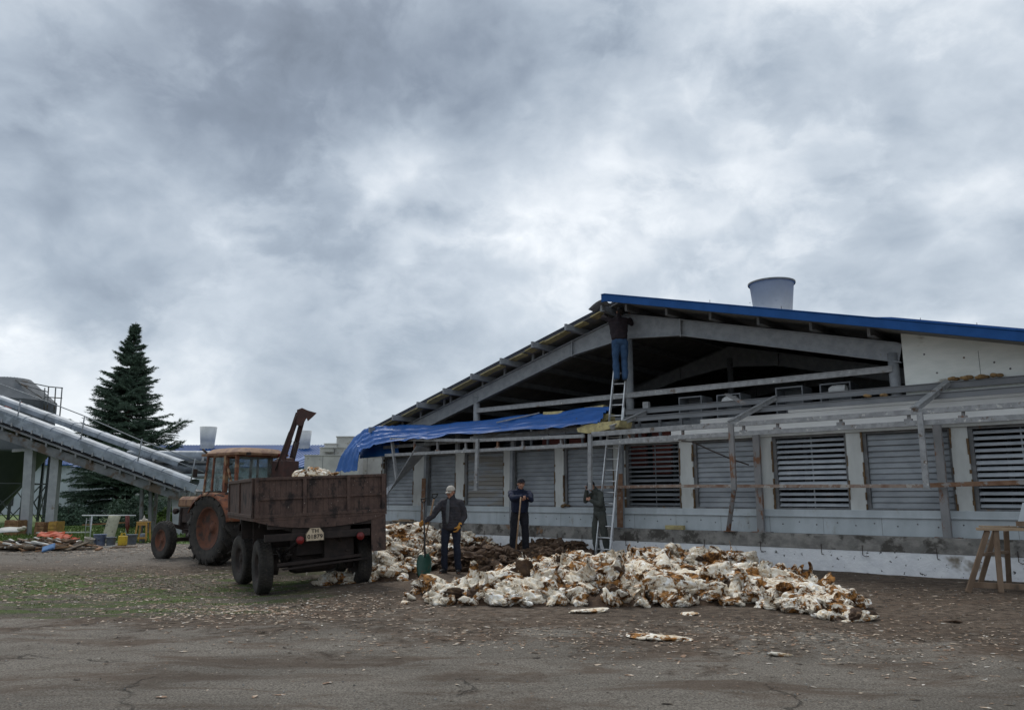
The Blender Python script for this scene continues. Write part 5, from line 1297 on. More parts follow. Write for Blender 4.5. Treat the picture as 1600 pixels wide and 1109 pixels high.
def build_people():
    # world px -> point at given ground depth
    # ---- man in the white cap, facing the camera, holding shovels out to his right (picture left)
    g = G(704, 895); z = gzf(g.x, g.y)
    def j(x, zz, y=0): return (x, y, zz)
    J = dict(pelvis=(0, 0, .93), waist=(0, .0, 1.05), chest=(-.01, .01, 1.30), neck=(-.01, 0, 1.50), head=(-.015, -.03, 1.615), yaw=R(-28), nod=R(12),
             shL=(-.205, -.01, 1.41), elL=(-.34, -.14, 1.15), wrL=(-.50, -.26, 1.00), hdL=((-.75, -.55, -.25), (.3, -.8, -.5), 1, .95),
             shR=(.205, .01, 1.41), elR=(.27, .03, 1.12), wrR=(.19, -.10, .93), hdR=((-.35, -.30, -.85), (-.9, .1, .4), -1, .55),
             hipL=(-.10, 0, .90), knL=(-.125, -.03, .50), anL=(-.13, .01, .10), toeL=(-.17, -.15, .03), hipR=(.10, 0, .90), knR=(.13, -.03, .50), anR=(.15, .03, .10), toeR=(.19, -.13, .03))
    def vest(root, J):
        m = MB(); rows = []
        for i in range(9):
            t = i / 8; zz = 1.47 - .50 * t; rows.append([(-.035 + q * (.018 + .02 * math.sin(t * 3)) - .02 * t, -.142 - .02 * math.sin(t * 3.1) + abs(q) * .004, zz) for q in (-1, 0, 1)])
        m.sheet(rows); m.build('shirt_front', 'shirt_grey', root, solid=.012)
        m = MB(); 
        m.bar((.05, -.158, 1.31), (.14, -.138, 1.315), .006, .012); m.bar((-.10, -.155, 1.08), (-.15, -.14, 1.12), .006, .012); m.bar((.09, -.165, 1.10), (.15, -.15, 1.13), .006, .012); m.build('pocket_seam', 'black', root)
    person('man in a white cap and dark grey jacket with orange work gloves holding shovels upright', (g.x, g.y, z), R(-8), J, dict(cap='cap_white', jacket='jacket_grey', trousers='navy_trousers', hem=1.25, gloves=True, extra=[vest], bulk=1.04, slack=.92))
    # shovels he holds
    Yh = g.y - .28
    hx = AT(665, 818, Yh)
    shovel('shovel with a green blade held upright by the man in the white cap', AT(662, 786, Yh + .0), AT(664, 866, Yh - .42), 'green_blade', 'black_shaft', True, (-.25, -1, .1), .30, .48)
    sh = empty('hay_fork', tuple(AT(660, 890, Yh + .35))); tag(sh, 'fork with a pale wooden handle and dark grip leaning beside the green shovel', 'fork')
    b = Vector(sh.location); a = AT(678, 779, Yh + .05) - b
    m = MB(); m.tube([a, (0, 0, .38)], .016, 8); m.build('handle_shaft', 'wood_shaft', sh)
    m = MB(); d = (Vector((0, 0, .38)) - a).normalized(); s = Vector((1, 0, 0)); m.tube([a, a - d * .05 + s * .045, a - d * .10 + s * .055], .011, 8); m.tube([a, a - d * .05 - s * .045, a - d * .10 - s * .055], .011, 8); m.tube([a - d * .10 + s * .06, a - d * .10 - s * .06], .014, 8); m.build('grip', 'black', sh)
    m = MB(); m.tube([(-.10, 0, .30), (0, 0, .38), (.10, 0, .30)], .012, 6)
    for x in (-.10, -.035, .035, .10): m.tube([(x, 0, .31), (x, -.03, .15), (x, 0, .0)], [.009, .008, .004], 6)
    m.build('tines', 'dark_iron', sh)
    # ---- man leaning on a shovel
    D = 18.1; top = AT(812, 745, D); X = top.x; z0 = top.z - 1.74
    J = dict(pelvis=(0, .05, .92), waist=(0, .03, 1.04), chest=(0, -.02, 1.29), neck=(0, -.06, 1.47), head=(.01, -.15, 1.585), yaw=R(3), nod=R(6),
             shL=(-.225, -.03, 1.40), elL=(-.215, -.27, 1.25), wrL=(.0, -.40, 1.30), hdL=((.9, -.1, -.1), (.1, .2, -1), -1, .5),
             shR=(.225, -.03, 1.40), elR=(.225, -.27, 1.22), wrR=(.08, -.42, 1.31), hdR=((-.55, -.30, -.75), (-.6, .5, .2), 1, .8),
             hipL=(-.105, .05, .90), knL=(-.14, .01, .49), anL=(-.16, .03, .10), toeL=(-.2, -.14, .03), hipR=(.105, .05, .90), knR=(.13, .01, .49), anR=(.15, .05, .10), toeR=(.2, -.12, .03))
    def logo(root, J):
        m = MB(); m.box((-.09, -.163, 1.33), (.07, .006, .02), (0, R(20), 0)); m.build('jacket_mark', 'cap_white', root)
    person('stocky man in a navy jacket and black cap resting both arms on a shovel handle', (X, D + .1, z0), R(8), J, dict(cap='black_cloth', visor=False, jacket='navy', trousers='black_cloth', hem=.55, belly=.055, bulk=1.12, slack=1.05))
    a = AT(814, 776, D - .36); b = AT(806, 858, D - .5)
    shovel('shovel with a plain wooden handle propping up the man in the navy jacket', a, b, 'dark_iron', 'wood_shaft', False, (0, -1, .1), .22, .22)
    # ---- man in overalls, seen from the side behind a hanging post
    D = 19.8; ft = AT(938, 866, D); z0 = ft.z
    J = dict(pelvis=(0, 0, .93), waist=(.02, .0, 1.05), chest=(-.01, -.03, 1.29), neck=(-.04, -.09, 1.47), head=(-.05, -.19, 1.57), yaw=R(5), nod=R(28),
             shL=(-.185, -.05, 1.39), elL=(-.24, -.24, 1.22), wrL=(-.12, -.26, 1.47), hdL=((.2, -.1, .95), (.4, -1, 0), 1, .9),
             shR=(.185, -.05, 1.39), elR=(.23, -.10, 1.13), wrR=(.10, -.28, 1.24), hdR=((-.5, -.7, .3), (-1, 0, 0), -1, .8),
             hipL=(-.10, 0, .90), knL=(-.12, -.06, .50), anL=(-.12, -.02, .10), toeL=(-.14, -.19, .03), hipR=(.10, 0, .90), knR=(.12, .04, .50), anR=(.12, .14, .10), toeR=(.14, -.02, .03))
    J = {k: (tuple(c * 1.07 for c in v) if isinstance(v, tuple) and k[:2] != 'hd' else v) for k, v in J.items()}
    person('stooping man in grey green overalls and black cap gripping a hanging canopy post', (ft.x, D, z0), R(-68), J, dict(cap='black_cloth', jacket='overall', trousers='overall', hem=.6, slack=1.12, bulk=1.0, visor=True))
    # ---- man on the ladder, seen from behind, reaching into the ridge
    f = Wl(970, 597, .50); fw = BW(f.x, .50, f.z)
    J = dict(pelvis=(0, 0, .95), waist=(.01, -.0, 1.08), chest=(.02, -.03, 1.34), neck=(.01, -.03, 1.54), head=(-.02, -.08, 1.66), yaw=R(20), nod=R(-10),
             shL=(-.17, -.04, 1.46), elL=(-.30, -.26, 1.42), wrL=(-.30, -.40, 1.62), hdL=((0, -.3, 1), (0, -1, 0), 1, .3),
             shR=(.20, -.04, 1.46), elR=(.34, -.20, 1.55), wrR=(.20, -.34, 1.75), hdR=((-.1, -.3, 1), (0, -1, 0), -1, .3),
             hipL=(-.095, 0, .92), knL=(-.10, -.06, .51), anL=(-.095, .03, .11), toeL=(-.10, -.14, .05), hipR=(.095, 0, .92), knR=(.10, -.04, .51), anR=(.095, .03, .11), toeR=(.10, -.14, .05))
    J = {k: ((v[0], -v[1], v[2]) if False else v) for k, v in J.items()}
    J = {k: (tuple(c * 1.13 for c in v) if isinstance(v, tuple) and k[:2] != 'hd' else v) for k, v in J.items()}
    person('man in blue jeans and dark jacket standing high on the ladder under the ridge', (fw.x, fw.y, fw.z), R(178) , J, dict(cap='black_cloth', visor=False, jacket='maroon', trousers='jeans', hem=.45, slack=1.08, bulk=1.25))
M['black_shaft'] = mat('black_shaft', (.03, .03, .032), rough=.6)
build_people()

# ------------------------------------------------------------------ saw horse on the right
def build_sawhorse():
    D = 13.0
    P = lambda x, y, d=0: AT(x, y, D + d)
    t = empty('saw_horse', (P(1540, 920).x, D, 0)); tag(t, 'rough brown wooden saw horse in front of the white wall base', 'saw horse'); o_ = Vector(t.location)
    q = lambda x, y, d=0: P(x, y, d) - o_
    def leg(a, b, w_=.085, h=.035):
        m = MB(); b.z = 0; m.bar(a, b, w_, h, (0, 1, 0)); m.build('leg', 'wood', t, bevel=.005)
    leg(q(1543, 828, .0), q(1512, 921, -.08)); leg(q(1556, 828, .0), q(1564, 922, -.1)); leg(q(1572, 829, .7), q(1576, 905, 1.0)); leg(q(1555, 829, .7), q(1530, 905, .95))
    leg(q(1700, 826, .1), q(1690, 921, -.05)); leg(q(1712, 826, .1), q(1740, 921, -.05))
    m = MB(); m.bar(q(1528, 826, .0), q(1740, 829, .1), .12, .045); m.bar(q(1533, 822, .35), q(1740, 826, .45), .14, .03); m.build('top_board', 'wood_pale', t, bevel=.004)
    m = MB(); m.bar(q(1520, 913, -.02), q(1700, 921, -.05), .05, .09); m.bar(q(1534, 866, .0), q(1575, 862, .8), .06, .05); m.build('stretcher', 'wood', t, bevel=.004)
    bx_ = q(1596, 815, .2)
    m = MB(); a, b, c, d = q(1591, 823, .2), q(1600, 785, .25), q(1760, 785, .3), q(1760, 823, .25); n_ = Vector((0, .04, 0))
    m.add([a, b, c, d, a + n_, b + n_, c + n_, d + n_], [(0, 1, 2, 3), (7, 6, 5, 4), (0, 4, 5, 1), (1, 5, 6, 2), (2, 6, 7, 3), (3, 7, 4, 0)])
    o = m.build('panel_offcut', 'white_panel', None, tuple(o_)); tag(o, 'white sandwich panel offcut resting on the saw horse at the right edge', 'panel')
    m = MB(); m.bx(-.10, .14, -.05, .05, -.03, .05); o = m.build('wood_block', 'wood', None, tuple(P(1600, 819, .1))); tag(o, 'small wood block lying on the saw horse top', 'block')
    # yellow wool block on the plinth, boards on the plinth
    a = Wl(1055, 824, .22); m = MB(); m.bx(-.24, .24, -.07, .07, 0, .10); o = m.build('insulation_slab', 'wool', None, tuple(BW(a.x, -a.y, .745)), (0, 0, BROT), bevel=.01); tag(o, 'olive yellow insulation block lying flat on the concrete ledge', 'insulation')
    a = Wl(632, 815, .25); m = MB(); m.bx(-.5, .45, -.1, .12, 0, .03); m.bx(-.2, .35, -.08, .10, .031, .07); o = m.build('plank', 'wood_pale', None, tuple(BW(a.x, -a.y, .745)), (0, 0, BROT), bevel=.004); tag(o, 'short pale plank on the ledge just right of the trailer', 'plank')
    a = Wl(884, 797, .1); m = MB()
    for k in range(5): m.ball((rng.uniform(-.12, .12), rng.uniform(-.03, .02), rng.uniform(0, .05)), (.08, .04, .035), 8, 6)
    o = m.build('foam_lump', 'foam', None, tuple(BW(a.x, .09, 1.255)), (0, 0, BROT)); tag(o, 'dark crumbled foam lying on the ledge below a wall pier', 'foam lump')
build_sawhorse()

# ------------------------------------------------------------------ left background
def build_conveyor():
    D = 32.0
    P = lambda x, y, d=0: AT(x, y, D + d)
    t = empty('conveyor', (P(80, 833).x, D, 0)); tag(t, 'long inclined galvanised conveyor gallery on grey pillars descending behind the tractor', 'conveyor'); o_ = Vector(t.location)
    q = lambda x, y, d=0: P(x, y, d) - o_
    # lines: near lower edge (0,652)->(300,762); near top edge of covers
    CP = ((-1, -.1), (-1, .26), (-.78, .42), (0, .50), (.78, .42), (1, .26), (1, -.1))
    for nm, (x0, y0, x1, y1), dd, r, mt in (('cover', (-120, 598, 302, 757), 0, .50, 'galv'), ('cover', (-120, 584, 285, 728), 1.10, .50, 'galv')):
        a, b = q(x0, y0, dd), q(x1, y1, dd); ax = (b - a).normalized(); side = Vector((0, 1, 0)); side = (side - ax * side.dot(ax)).normalized(); up = side.cross(ax) * -1
        if up.z < 0: up = -up
        m = MB(); rows = []; n = 40
        for i in range(n + 1):
            p = a.lerp(b, i / n); k = 1 + (.012 if i % 4 == 0 else 0)
            rows.append([p + side * (cx_ * r * k) + up * (cz_ * r * k) for cx_, cz_ in CP])
        m.sheet(rows, False)
        for i in range(0, n, 4):
            p = a.lerp(b, i / n); m.tube([p + side * (cx_ * (r + .012)) + up * (cz_ * (r + .012)) for cx_, cz_ in CP], .016, 4)
        m.build(nm, mt, t)
    # side flashing and underside
    a, b = q(-120, 607, -.55), q(306, 764, -.55)
    m = MB(); m.bar(a + Vector((0, 0, .0)), b, .05, .30); m.build('side_plate', 'galv', t)
    m = MB(); a2, b2 = q(-120, 614, .5), q(300, 768, .5); m.bar(a2, b2, 2.4, .06)
    for i in range(20):
        p = a2.lerp(b2, i / 19); m.bar(p + Vector((0, -1.2, -.10)), p + Vector((0, 1.2, -.10)), .07, .14)
    for dy in (-1.0, -.35, .35, 1.0): m.bar(a2 + Vector((0, dy, -.42)), b2 + Vector((0, dy, -.22)), .10, .34)
    m.bar(q(-120, 600, .85), q(280, 738, .85), .9, .10); m.build('deck', 'galv_dark', t)
    m = MB(); 
    for i in range(28):
        p = a.lerp(b, i / 27); m.bx(p.x - .03, p.x + .03, p.y - .06, p.y - .03, p.z - .2, p.z - .06)
    m.build('bracket', 'steel_worn', t)
    # pillars
    for (xt, yt, xb, yb) in ((48, 700, 40, 833), (90, 700, 78, 833)):
        m = MB(); tp, bt = q(xt, yt, .0), q(xb, yb, 0); bt.z = 0; m.bar(bt, tp, .34, .26, (0, 1, 0)); m.bx(bt.x - .25, bt.x + .25, bt.y - .2, bt.y + .2, 0, .04); m.build('pillar', 'pillar_grey', t)
    for (xt, yt, xb, yb) in ((236, 762, 235, 822), (222, 765, 221, 820)):
        m = MB(); tp, bt = q(xt, yt, .6), q(xb, yb, .6); bt.z = 0; m.bar(bt, tp, .12, .12, (0, 1, 0)); m.build('pillar', 'galv_dark', t)
    m = MB(); tp, bt = q(276, 768, 0), q(279, 830, 0); bt.z = 0; m.bar(bt, tp, .34, .2, (0, 1, 0)); m.bar(tp + Vector((.5, 0, 0)), bt + Vector((.2, 0, .8)), .12, .1, (0, 1, 0)); m.build('pillar', 'pillar_grey', t)
    # cross frame under
    m = MB(); m.bar(q(20, 704, 0), q(95, 698, 0), .12, .12); m.build('cross_beam', 'steel_worn', t)
    # handrail
    m = MB(); pts = [(-10, 596), (60, 622), (130, 649), (218, 687), (262, 703), (310, 720)]
    m.tube([q(x, y, -.45) for x, y in pts], .022, 6)
    for (x, y, y1) in ((32, 625, 668), (132, 651, 693), (222, 685, 722), (305, 716, 752)): m.tube([q(x, y, -.45), q(x - 7, y1, -.45)], .026, 6)
    m.tube([q(222, 700, -.45), q(318, 737, -.45)], .018, 6); m.build('hand_rail', 'steel', t)
    # horizontal conveyor going on to the right
    h = empty('conveyor', (P(290, 825, 3).x, D + 3, 0)); tag(h, 'pair of horizontal galvanised conveyor ducts behind the tractor cab', 'conveyor'); o2 = Vector(h.location)
    for (y, dd, r) in ((713, 4.2, .28), (730, 3.0, .26)):
        m = MB(); a, b = P(200, y, dd) - o2, P(372, y + 1, dd) - o2; n = 14
        m.tube([a.lerp(b, i / n) for i in range(n + 1)], [r * (1.0 + .015 * (i % 2)) for i in range(n + 1)], 16); m.build('duct', 'galv', h)
    m = MB(); m.bar(P(200, 722, 3.4) - o2, P(372, 723, 3.4) - o2, 1.6, .10); m.bar(P(205, 744, 3) - o2, P(372, 746, 3) - o2, 1.4, .08); m.build('tray', 'galv_dark', h)
    m = MB()
    for x in (247, 268, 340): a = P(x, 742, 3) - o2; m.bar(a, Vector((a.x, a.y, 0)), .12, .12, (0, 1, 0))
    for x in (215, 235, 312): m.bar(P(x, 738, 3.1) - o2, P(x + 6, 715, 3.9) - o2, .10, .10)
    m.build('support', 'galv_dark', h)
build_conveyor()

def build_silo():
    D = 47.0; c = AT(-6, 790, D); rr = (AT(71, 700, D).x - c.x)
    zt, zb, zr, za = AT(0, 640, D).z, AT(0, 706, D).z, AT(0, 592, D).z, AT(0, 800, D).z
    t = empty('silo', (c.x, D, 0)); tag(t, 'grey corrugated feed silo with a dark green hopper on legs at the left edge', 'silo')
    m = MB(); prof = []; n = 46; z_hi = AT(0, 628, D).z
    for i in range(n * 2 + 1): prof.append((rr + (.03 if i % 2 else 0), z_hi + (zb - z_hi) * i / (n * 2)))
    m.lathe(prof, 48); m.build('shell', 'silo', t)
    m = MB(); m.lathe([(rr + .06, z_hi), (rr * .42, zr - .02), (.4, zr + .02), (.01, zr + .05)], 18, smooth=False)
    for k in range(18): a = k * math.pi / 9; m.bar((rr * math.cos(a), rr * math.sin(a), z_hi + .04), (.5 * math.cos(a), .5 * math.sin(a), zr + .05), .04, .05)
    m.build('roof', 'silo', t)
    m = MB(); m.lathe([(rr + .05, zb + .05), (rr + .05, zb - .05), (rr * .97, zb - .1), (.28, za), (.25, za - .2), (.001, za - .2)], 40); m.build('hopper', 'silo_green', t)
    m = MB()
    for k in range(8):
        a = k * math.pi / 4 + .3; x, y = rr * math.cos(a), rr * math.sin(a); m.bar((x, y, 0), (x, y, zb + .2), .13, .13, (0, 1, 0))
        a2 = a + math.pi / 4; x2, y2 = rr * math.cos(a2), rr * math.sin(a2); m.bar((x, y, .1), (x2, y2, zb * .55), .05, .05); m.bar((x2, y2, .1), (x, y, zb * .55), .05, .05); m.bar((x, y, zb * .55), (x2, y2, zb * .55), .06, .06)
    m.build('leg_frame', 'silo_green', t)
    # sign patch on the shell
    s_ = AT(44, 633, D - 2.2); 
    m = MB(); rows = []
    for i in range(9):
        a = math.atan2(-1, 0) + .52 + i * .04; rows.append([((rr + .05) * math.cos(a), (rr + .05) * math.sin(a), s_.z + .25), ((rr + .05) * math.cos(a), (rr + .05) * math.sin(a), s_.z - .15)])
    m.sheet(rows); m.build('maker_sign', 'orange', t)
    # ladder cage and platform rail on the roof
    m = MB(); P = lambda x, y, d=-1.0: AT(x, y, D + d) - Vector((c.x, D, 0))
    for (a, b) in (((24, 593), (76, 604)), ((76, 604), (98, 606)), ((70, 606), (69, 640)), ((76, 604), (73, 648)), ((87, 606), (84, 652)), ((97, 606), (93, 655)), ((70, 620), (97, 622)), ((24, 593), (70, 625)), ((28, 599), (74, 612))): m.tube([P(*a), P(*b)], .035, 6)
    m.build('ladder_cage', 'galv_dark', t)
build_silo()

def shed(label, x0, x1, yr, ye0, ye1, D, depth=14, ridge=None, wallm='wall_white', roofm='blue_roof', nrib=0, cat='barn', zw=None, wins=()):
    a, b = AT(x0, ye0, D), AT(x1, ye1, D); zr = AT((x0 + x1) / 2, yr, D + depth / 2).z; ze = (a.z + b.z) / 2
    W_ = b.x - a.x; t = empty('farm_shed', ((a.x + b.x) / 2, D, 0)); tag(t, label, cat, 'farm buildings in the background')
    m = MB(); m.bx(-W_ / 2, W_ / 2, .3, depth - .3, 0, ze); m.prism([(.3, ze), (depth / 2, zr - .15), (depth - .3, ze)], -W_ / 2, W_ / 2, 'YZ'); w_ = m.build('wall', wallm, t)
    m = MB(); m.prism([(-.2, ze - .05), (depth / 2, zr), (depth + .2, ze - .05), (depth + .2, ze + .02), (depth / 2, zr + .1), (-.2, ze + .02)], -W_ / 2 - .4, W_ / 2 + .4, 'YZ')
    if nrib:
        for i in range(nrib):
            x = -W_ / 2 + W_ * (i + .5) / nrib; m.bar((x, -.2, ze + .04), (x, depth / 2, zr + .12), .08, .05)
    r_ = m.build('roof', roofm, t)
    for (wx0, wx1, wy0, wy1) in wins:
        p, q = AT(wx0, wy0, D + .28), AT(wx1, wy1, D + .28); m = MB(); cx = (a.x + b.x) / 2; m.bx(p.x - cx, q.x - cx, .26, .30, q.z, p.z); m.build('window', 'dark_in', t)
    return t, r_
def build_sheds():
    D = 62
    t, r_ = shed('long low barn with a bright blue roof behind the tractor cab', 120, 500, 697, 728, 731, D, 24, nrib=70, wins=((265, 300, 780, 795), (150, 180, 780, 792)))
    for px, yt, yb, w0 in ((326, 667, 697, 26), (476, 673, 702, 22)):
        c = AT(px, yt, D + 10); zb = AT(px, yb + 6, D + 10).z; r = w0 / 2 / F * (D + 10); m = MB()
        m.lathe([(r * .72, zb - 1), (r * .72, zb), (r * .80, zb + .1), (r * .80, zb + (c.z - zb) * .35), (r * .83, zb + (c.z - zb) * .36), (r * 1.0, c.z), (r * .95, c.z), (r * .78, zb + .2)], 24, 'Z', (c.x - t.location.x, 10, 0)); m.build('fan_chimney', 'fan_white', t)
    shed('pale shed with a light corrugated lean-to behind the tractor front wheel', 233, 345, 768, 771, 771, 52, 6, roofm='wall_white', wins=((262, 280, 782, 796),))
    shed('white shed with a blue roof seen between the silo legs', -40, 108, 700, 726, 726, 68, 14, nrib=30, wins=((5, 20, 770, 790),))
    shed('grey white outbuilding partly hidden by the spruce', 195, 238, 770, 776, 776, 58, 5, roofm='wall_white')
    t, _ = shed('low white building with a blue roof behind the stacked blocks', 440, 640, 714, 730, 730, 50, 14, nrib=20)
    # white boxes and blocks stacked behind the trailer
    D = 34
    lab = ['lowest and widest', 'second from the bottom', 'left upper', 'topmost', 'right upper', 'taller grey']
    for k, (x0, x1, y0, y1, d) in enumerate(((476, 560, 712, 735, 0), (500, 545, 700, 712, .2), (507, 526, 694, 700, .3), (526, 552, 683, 700, .4), (505, 520, 700, 706, -.1), (528, 596, 714, 740, 1.5))):
        a, b = AT(x0, y0, D + d), AT(x1, y1, D + d); m = MB(); zlo = 0 if k in (0, 5) else b.z
        m.bx(a.x, b.x, D + d, D + d + 1.0, zlo, a.z); m.bx(a.x - .03, b.x + .03, D + d - .03, D + d + 1.03, a.z, a.z + .05)
        n_ = max(1, int((b.x - a.x) / .6)); m.mi = 1
        for i in range(1, n_): x = a.x + (b.x - a.x) * i / n_; m.bx(x, x + .02, D + d - .006, D + d, zlo, a.z)
        o = m.build('white_block', ['block', 'win_frame'], None, bevel=.01); tag(o, f'off-white block in the stack behind the trailer, {lab[k]} piece', 'block', 'blocks stacked behind the trailer')
build_sheds()

def build_spruce():
    D = 46.0; c = AT(178, 820, D); H = AT(208, 503, D).z; t = empty('spruce_tree', (c.x + .1, D, 0)); tag(t, 'tall dark blue-green spruce standing on the lawn behind the conveyor', 'tree')
    m = MB(); m.tube([(0, 0, 0), (.03, 0, H * .3), (.08, 0, H * .7), (.12, 0, H)], [.30, .22, .10, .015], 10); m.build('trunk', 'bark', t)
    R_ = np.random.RandomState(5); segs = []
    z = .7
    while z < H - .12:
        f = (H - z) / H; ln = (4.1 * f ** .92 + .05) if z > 2.2 else 2.7; n = int(7 + 8 * f)
        for k in range(n):
            a = R_.uniform(0, 2 * math.pi); L = ln * R_.uniform(.50, 1.10)
            if R_.rand() < .10: L *= 1.22
            droop = R_.uniform(-.06, .10) + .0; x0 = .12 * z / H
            pts = []
            for s in np.linspace(0, 1, 8):
                pts.append(np.array([x0 + math.cos(a) * L * s, math.sin(a) * L * s, z + L * (.10 * s - (.42 * f + droop) * s * s + .22 * s ** 3)]))
            segs.append((np.array(pts), L))
        z += .17 + .16 * f
    # right long bough sticking out low like in the picture
    for (x, y, zz) in ((3.75, -.5, AT(286, 660, D).z), (2.9, .8, AT(262, 692, D).z), (-3.1, -.6, AT(116, 660, D).z)):
        pts = np.array([np.array([.2, 0, zz - .9]) * (1 - s) + np.array([x, y, zz]) * s + np.array([0, 0, -.35 * math.sin(math.pi * s)]) for s in np.linspace(0, 1, 8)]); 
        for q_ in (0, .12, -.12): segs.append((pts + np.array([0, q_ * 3, abs(q_)]) * np.linspace(0, 1, 8)[:, None], 4.6))
    Vv = []
    def needles(p0, p1, r, n):
        d = p1 - p0; n = max(2, int(n)); s = R_.uniform(0, 1, n)[:, None]; base = p0 + d * s
        off = R_.normal(0, 1, (n, 3)); off /= np.linalg.norm(off, axis=1)[:, None]; dd = d / (np.linalg.norm(d) + 1e-6)
        tip = base + (off * .8 + dd * .75) * r * R_.uniform(.6, 1.3, (n, 1)); sd = np.cross(off, dd) * .020 + 1e-4
        Vv.append(np.stack([base - sd, base + sd, tip], 1))
    for pts, L in segs:
        for i in range(len(pts) - 1):
            s = i / 7; needles(pts[i], pts[i + 1], .08 + .09 * min(1, L / 1.2), 20 * L / 3 + 8)
            if s > .08:
                for sg in (-1, 1) * (3 if L < 4 else 5):
                    d = pts[i + 1] - pts[i]; d /= np.linalg.norm(d); sd = np.array([-d[1], d[0], 0]) * sg; l2 = L * .30 * (1.08 - s) * R_.uniform(.6, 1.2) + .24 * min(1, L / 1.5)
                    p0 = pts[i] + (pts[i + 1] - pts[i]) * R_.uniform(0, 1)
                    p1 = p0 + (sd * .8 + d * .6) * l2 + np.array([0, 0, -.22 * l2]); needles(p0, (p0 + p1) / 2, .13, 9 * l2 / .5 + 3); needles((p0 + p1) / 2, p1, .12, 9 * l2 / .5 + 3)
    V = np.concatenate(Vv).reshape(-1, 3); link('crown', fast_mesh('crown', V, np.arange(len(V)).reshape(-1, 3), 'needles', False), t)
    m = MB()
    for pts, L in segs[::2]: m.tube([tuple(p) for p in pts[::2]], [.035, .025, .015, .006], 4, False)
    m.build('branches', 'bark', t)
    # shrubs at its foot
    for k, (x, w_, h, lab) in enumerate(((110, 1.4, 1.1, 'low dark shrub left of the spruce'), (215, 1.6, 1.5, 'low dark shrub under the right side of the spruce'), (268, 1.5, .9, 'small green shrub behind the tractor front wheel'))):
        cc = AT(x, 812, D - 6 + 3 * (k == 0)); n = 9000; u = R_.normal(0, 1, (n, 3)); u /= np.linalg.norm(u, axis=1)[:, None]; rr = R_.uniform(.35, 1, (n, 1)) ** .5
        P = u * rr * np.array([w_, w_, h]) * (1 + .3 * np.sin(u[:, :1] * 7 + k) * np.cos(u[:, 1:2] * 6)); P[:, 2] = np.abs(P[:, 2]); e = R_.normal(0, .05, (n, 3, 3)); V = (P[:, None] + e).reshape(-1, 3)
        s = empty('shrub', (cc.x, cc.y, 0)); tag(s, lab, 'shrub'); link('foliage', fast_mesh('foliage', V, np.arange(len(V)).reshape(-1, 3), 'needles' if k < 2 else 'grass', False), s)
        m = MB(); 
        for q in range(6): m.tube([(0, 0, 0), (w_ * .5 * math.cos(q), w_ * .5 * math.sin(q), h * .8)], [.03, .01], 5)
        m.build('stem', 'bark', s)
build_spruce()

